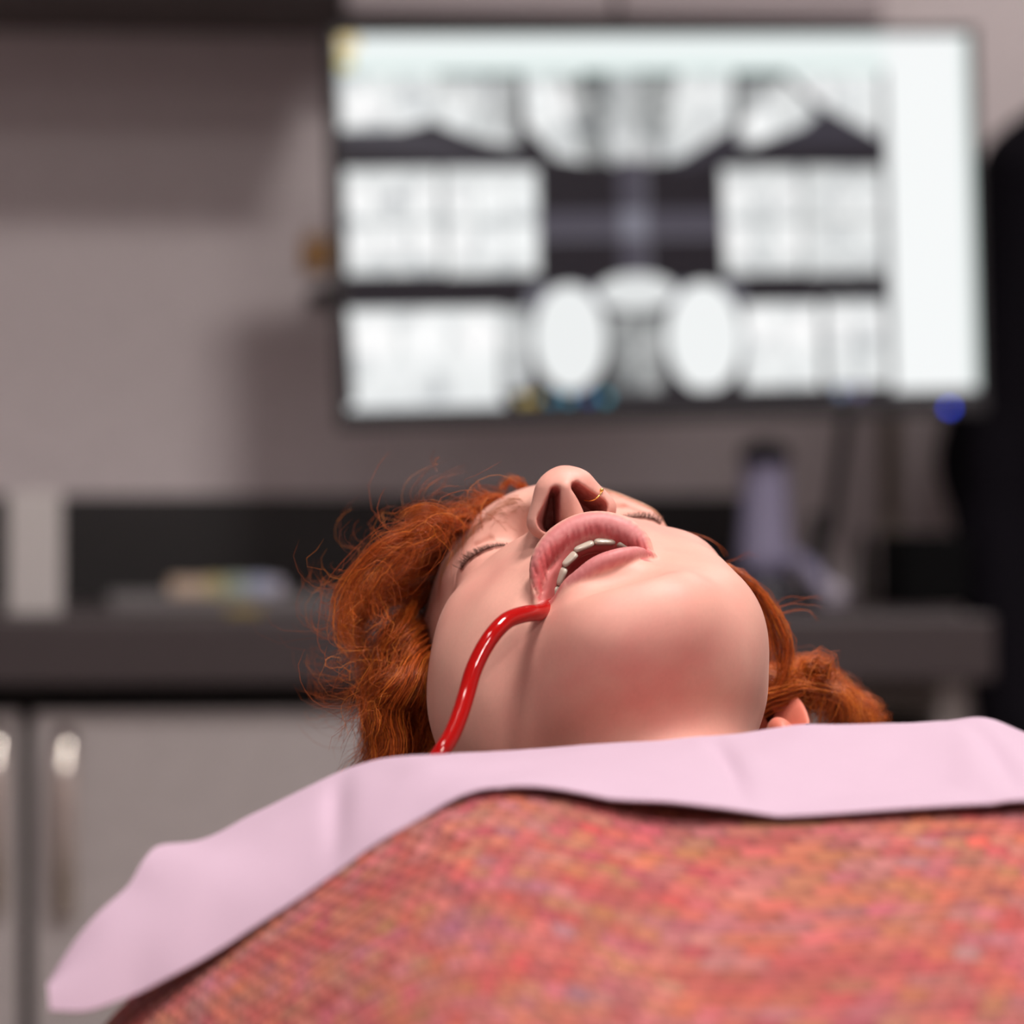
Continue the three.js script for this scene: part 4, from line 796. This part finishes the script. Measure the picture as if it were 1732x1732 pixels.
// ---------------------------------------------------------------- dental chair under the patient
const chair = thing('dental_chair', 'taupe upholstered dental chair under the patient', 'chair', [0.1, 0, 0.6]);
{
  const M_vinyl = std(lin(0.1, 0.085, 0.08), 0.45), M_white = std(0xdcdcda, 0.4);
  const slab = (w, t, l, x, y, z, tilt, r = 0.04) => rbox(w, t, l, r, 0, 0, 0, 5).rotateX(tilt).translate(x - 0.1, y, z - 0.6);
  part('backrest', slab(0.46, 0.07, 0.56, 0.1, 0.622, 0.36, 0.2), M_vinyl, chair);
  part('headrest', slab(0.24, 0.06, 0.2, -0.0, 0.757, -0.06, 0.2), M_vinyl, chair);
  part('headrest_bar', slab(0.06, 0.014, 0.2, 0.05, 0.7, 0.1, 0.35, 0.005), std(lin(0.6, 0.6, 0.6), 0.3, { metalness: 1 }), chair);
  part('seat', slab(0.5, 0.09, 0.5, 0.11, 0.51, 0.86, -0.05), M_vinyl, chair);
  part('leg_rest', slab(0.44, 0.06, 0.66, 0.11, 0.485, 1.4, 0.16), M_vinyl, chair);
  part('seat_shell', rbox(0.4, 0.1, 0.7, 0.03, 0.01, 0.41, 0.2), M_white, chair);
  part('pedestal', rbox(0.28, 0.3, 0.36, 0.05, 0.01, 0.21, 0.15), M_white, chair);
  part('base_plate', rbox(0.56, 0.06, 0.9, 0.03, 0.01, 0.03, 0.1), M_white, chair);
}
// ---------------------------------------------------------------- person in dark clothing at the right
{
  const bx = 0.703, bz = -1.96, helper = thing('person', 'standing person in dark clothing cut off by the right edge', 'person', [bx, 0, bz]);
  const J = (x, y, z) => [x, y, z], sk = [], cl = [];
  const both2 = (f) => { f(-1); f(1); };
  // skin: head, neck, hands
  sk.push([ell(J(0, 1.62, 0.01), [0.075, 0.11, 0.095]), 0.02], [ell(J(0, 1.57, 0.04), [0.055, 0.07, 0.06]), 0.03], [cap(J(0, 1.58, 0), J(0, 1.4, -0.01), 0.052, 0.058), 0.03], [cap(J(0, 1.61, 0.1), J(0, 1.585, 0.115), 0.009, 0.014), 0.015]);
  both2((s) => sk.push([ell(J(s * 0.078, 1.61, -0.005), [0.012, 0.03, 0.018]), 0.01]));
  const hands = [];
  both2((s) => {
    const P = (f, o, up = 0) => J(s * (0.218 + up), 0.79 - f, 0.04 + f * 0.15 + o);
    hands.push([cap(P(-0.02, 0), P(0.03, 0), 0.025, 0.027), 0.02], [ell(P(0.06, 0), [0.017, 0.042, 0.038]), 0.015]);
    for (let k = 0; k < 4; k++) { const o = -0.026 + k * 0.0175, L = [0.052, 0.068, 0.072, 0.06][k]; hands.push([cap(P(0.085, o), P(0.085 + L * 0.5, o, -0.004), 0.0095, 0.009), 0.006], [cap(P(0.085 + L * 0.5, o, -0.004), P(0.085 + L, o, -0.016), 0.009, 0.0075), 0.003]); }
    hands.push([cap(P(0.03, 0.03), P(0.075, 0.056, 0.006), 0.012, 0.0095), 0.01]);
  });
  const tone = (x, y, z) => { const k = 1 + 0.05 * nz(x * 40, y * 40, z * 40); return [0.6 * k, 0.36 * k, 0.28 * k]; };
  const headG = paint(skin(unionOf(sk), [-0.12, 1.34, -0.12], [0.12, 1.76, 0.16], 0.005), tone);
  const handG = [hands.slice(0, 11), hands.slice(11)].map((h) => paint(skin(unionOf(h), [-0.28, 0.56, -0.06], [0.28, 0.84, 0.2], 0.0035), tone));
  part('body', headG, M_skin, helper);
  handG.forEach((g) => part('hand', g, M_skin, helper));
  cl.push([ell(J(0, 1.24, 0), [0.175, 0.18, 0.115]), 0.06], [ell(J(0, 1.02, 0), [0.155, 0.18, 0.11]), 0.06], [ell(J(0, 0.9, -0.005), [0.175, 0.12, 0.12]), 0.05], [cap(J(-0.13, 1.36, -0.01), J(0.13, 1.36, -0.01), 0.062), 0.05]);
  both2((s) => cl.push([cap(J(s * 0.186, 1.325, -0.01), J(s * 0.228, 1.05, -0.02), 0.062, 0.05), 0.04], [cap(J(s * 0.228, 1.05, -0.02), J(s * 0.218, 0.79, 0.04), 0.05, 0.038), 0.03]));
  part('dark_top', skin(unionOf(cl), [-0.34, 0.72, -0.2], [0.34, 1.5, 0.2], 0.01), std(lin(0.005, 0.0038, 0.0068), 0.9, { specularIntensity: 0.25 }), helper);
  const lg = []; both2((s) => lg.push([cap(J(s * 0.085, 0.86, 0), J(s * 0.09, 0.47, 0.01), 0.088, 0.06), 0.04], [cap(J(s * 0.09, 0.47, 0.01), J(s * 0.09, 0.1, -0.01), 0.058, 0.042), 0.03]));
  part('dark_trousers', skin(unionOf(lg), [-0.22, 0.05, -0.16], [0.22, 0.98, 0.16], 0.01), std(lin(0.004, 0.004, 0.005), 0.9, { specularIntensity: 0.25 }), helper);
  both2((s) => part('shoe', rbox(0.09, 0.07, 0.26, 0.03, s * 0.09, 0.036, 0.05), M_black, helper));
  const hairF = unionOf([[ell(J(0, 1.645, -0.018), [0.086, 0.1, 0.098]), 0.01], [ell(J(0, 1.6, -0.09), [0.04, 0.05, 0.04]), 0.03]]);
  part('hair', skin((x, y, z) => Math.max(hairF(x, y, z), z - 0.055 + (1.66 - y) * 0.55) + 0.002 * Math.sin(x * 400), [-0.12, 1.5, -0.15], [0.12, 1.78, 0.12], 0.005), std(lin(0.03, 0.018, 0.012), 0.5), helper);
}
renderer.render(scene, camera);
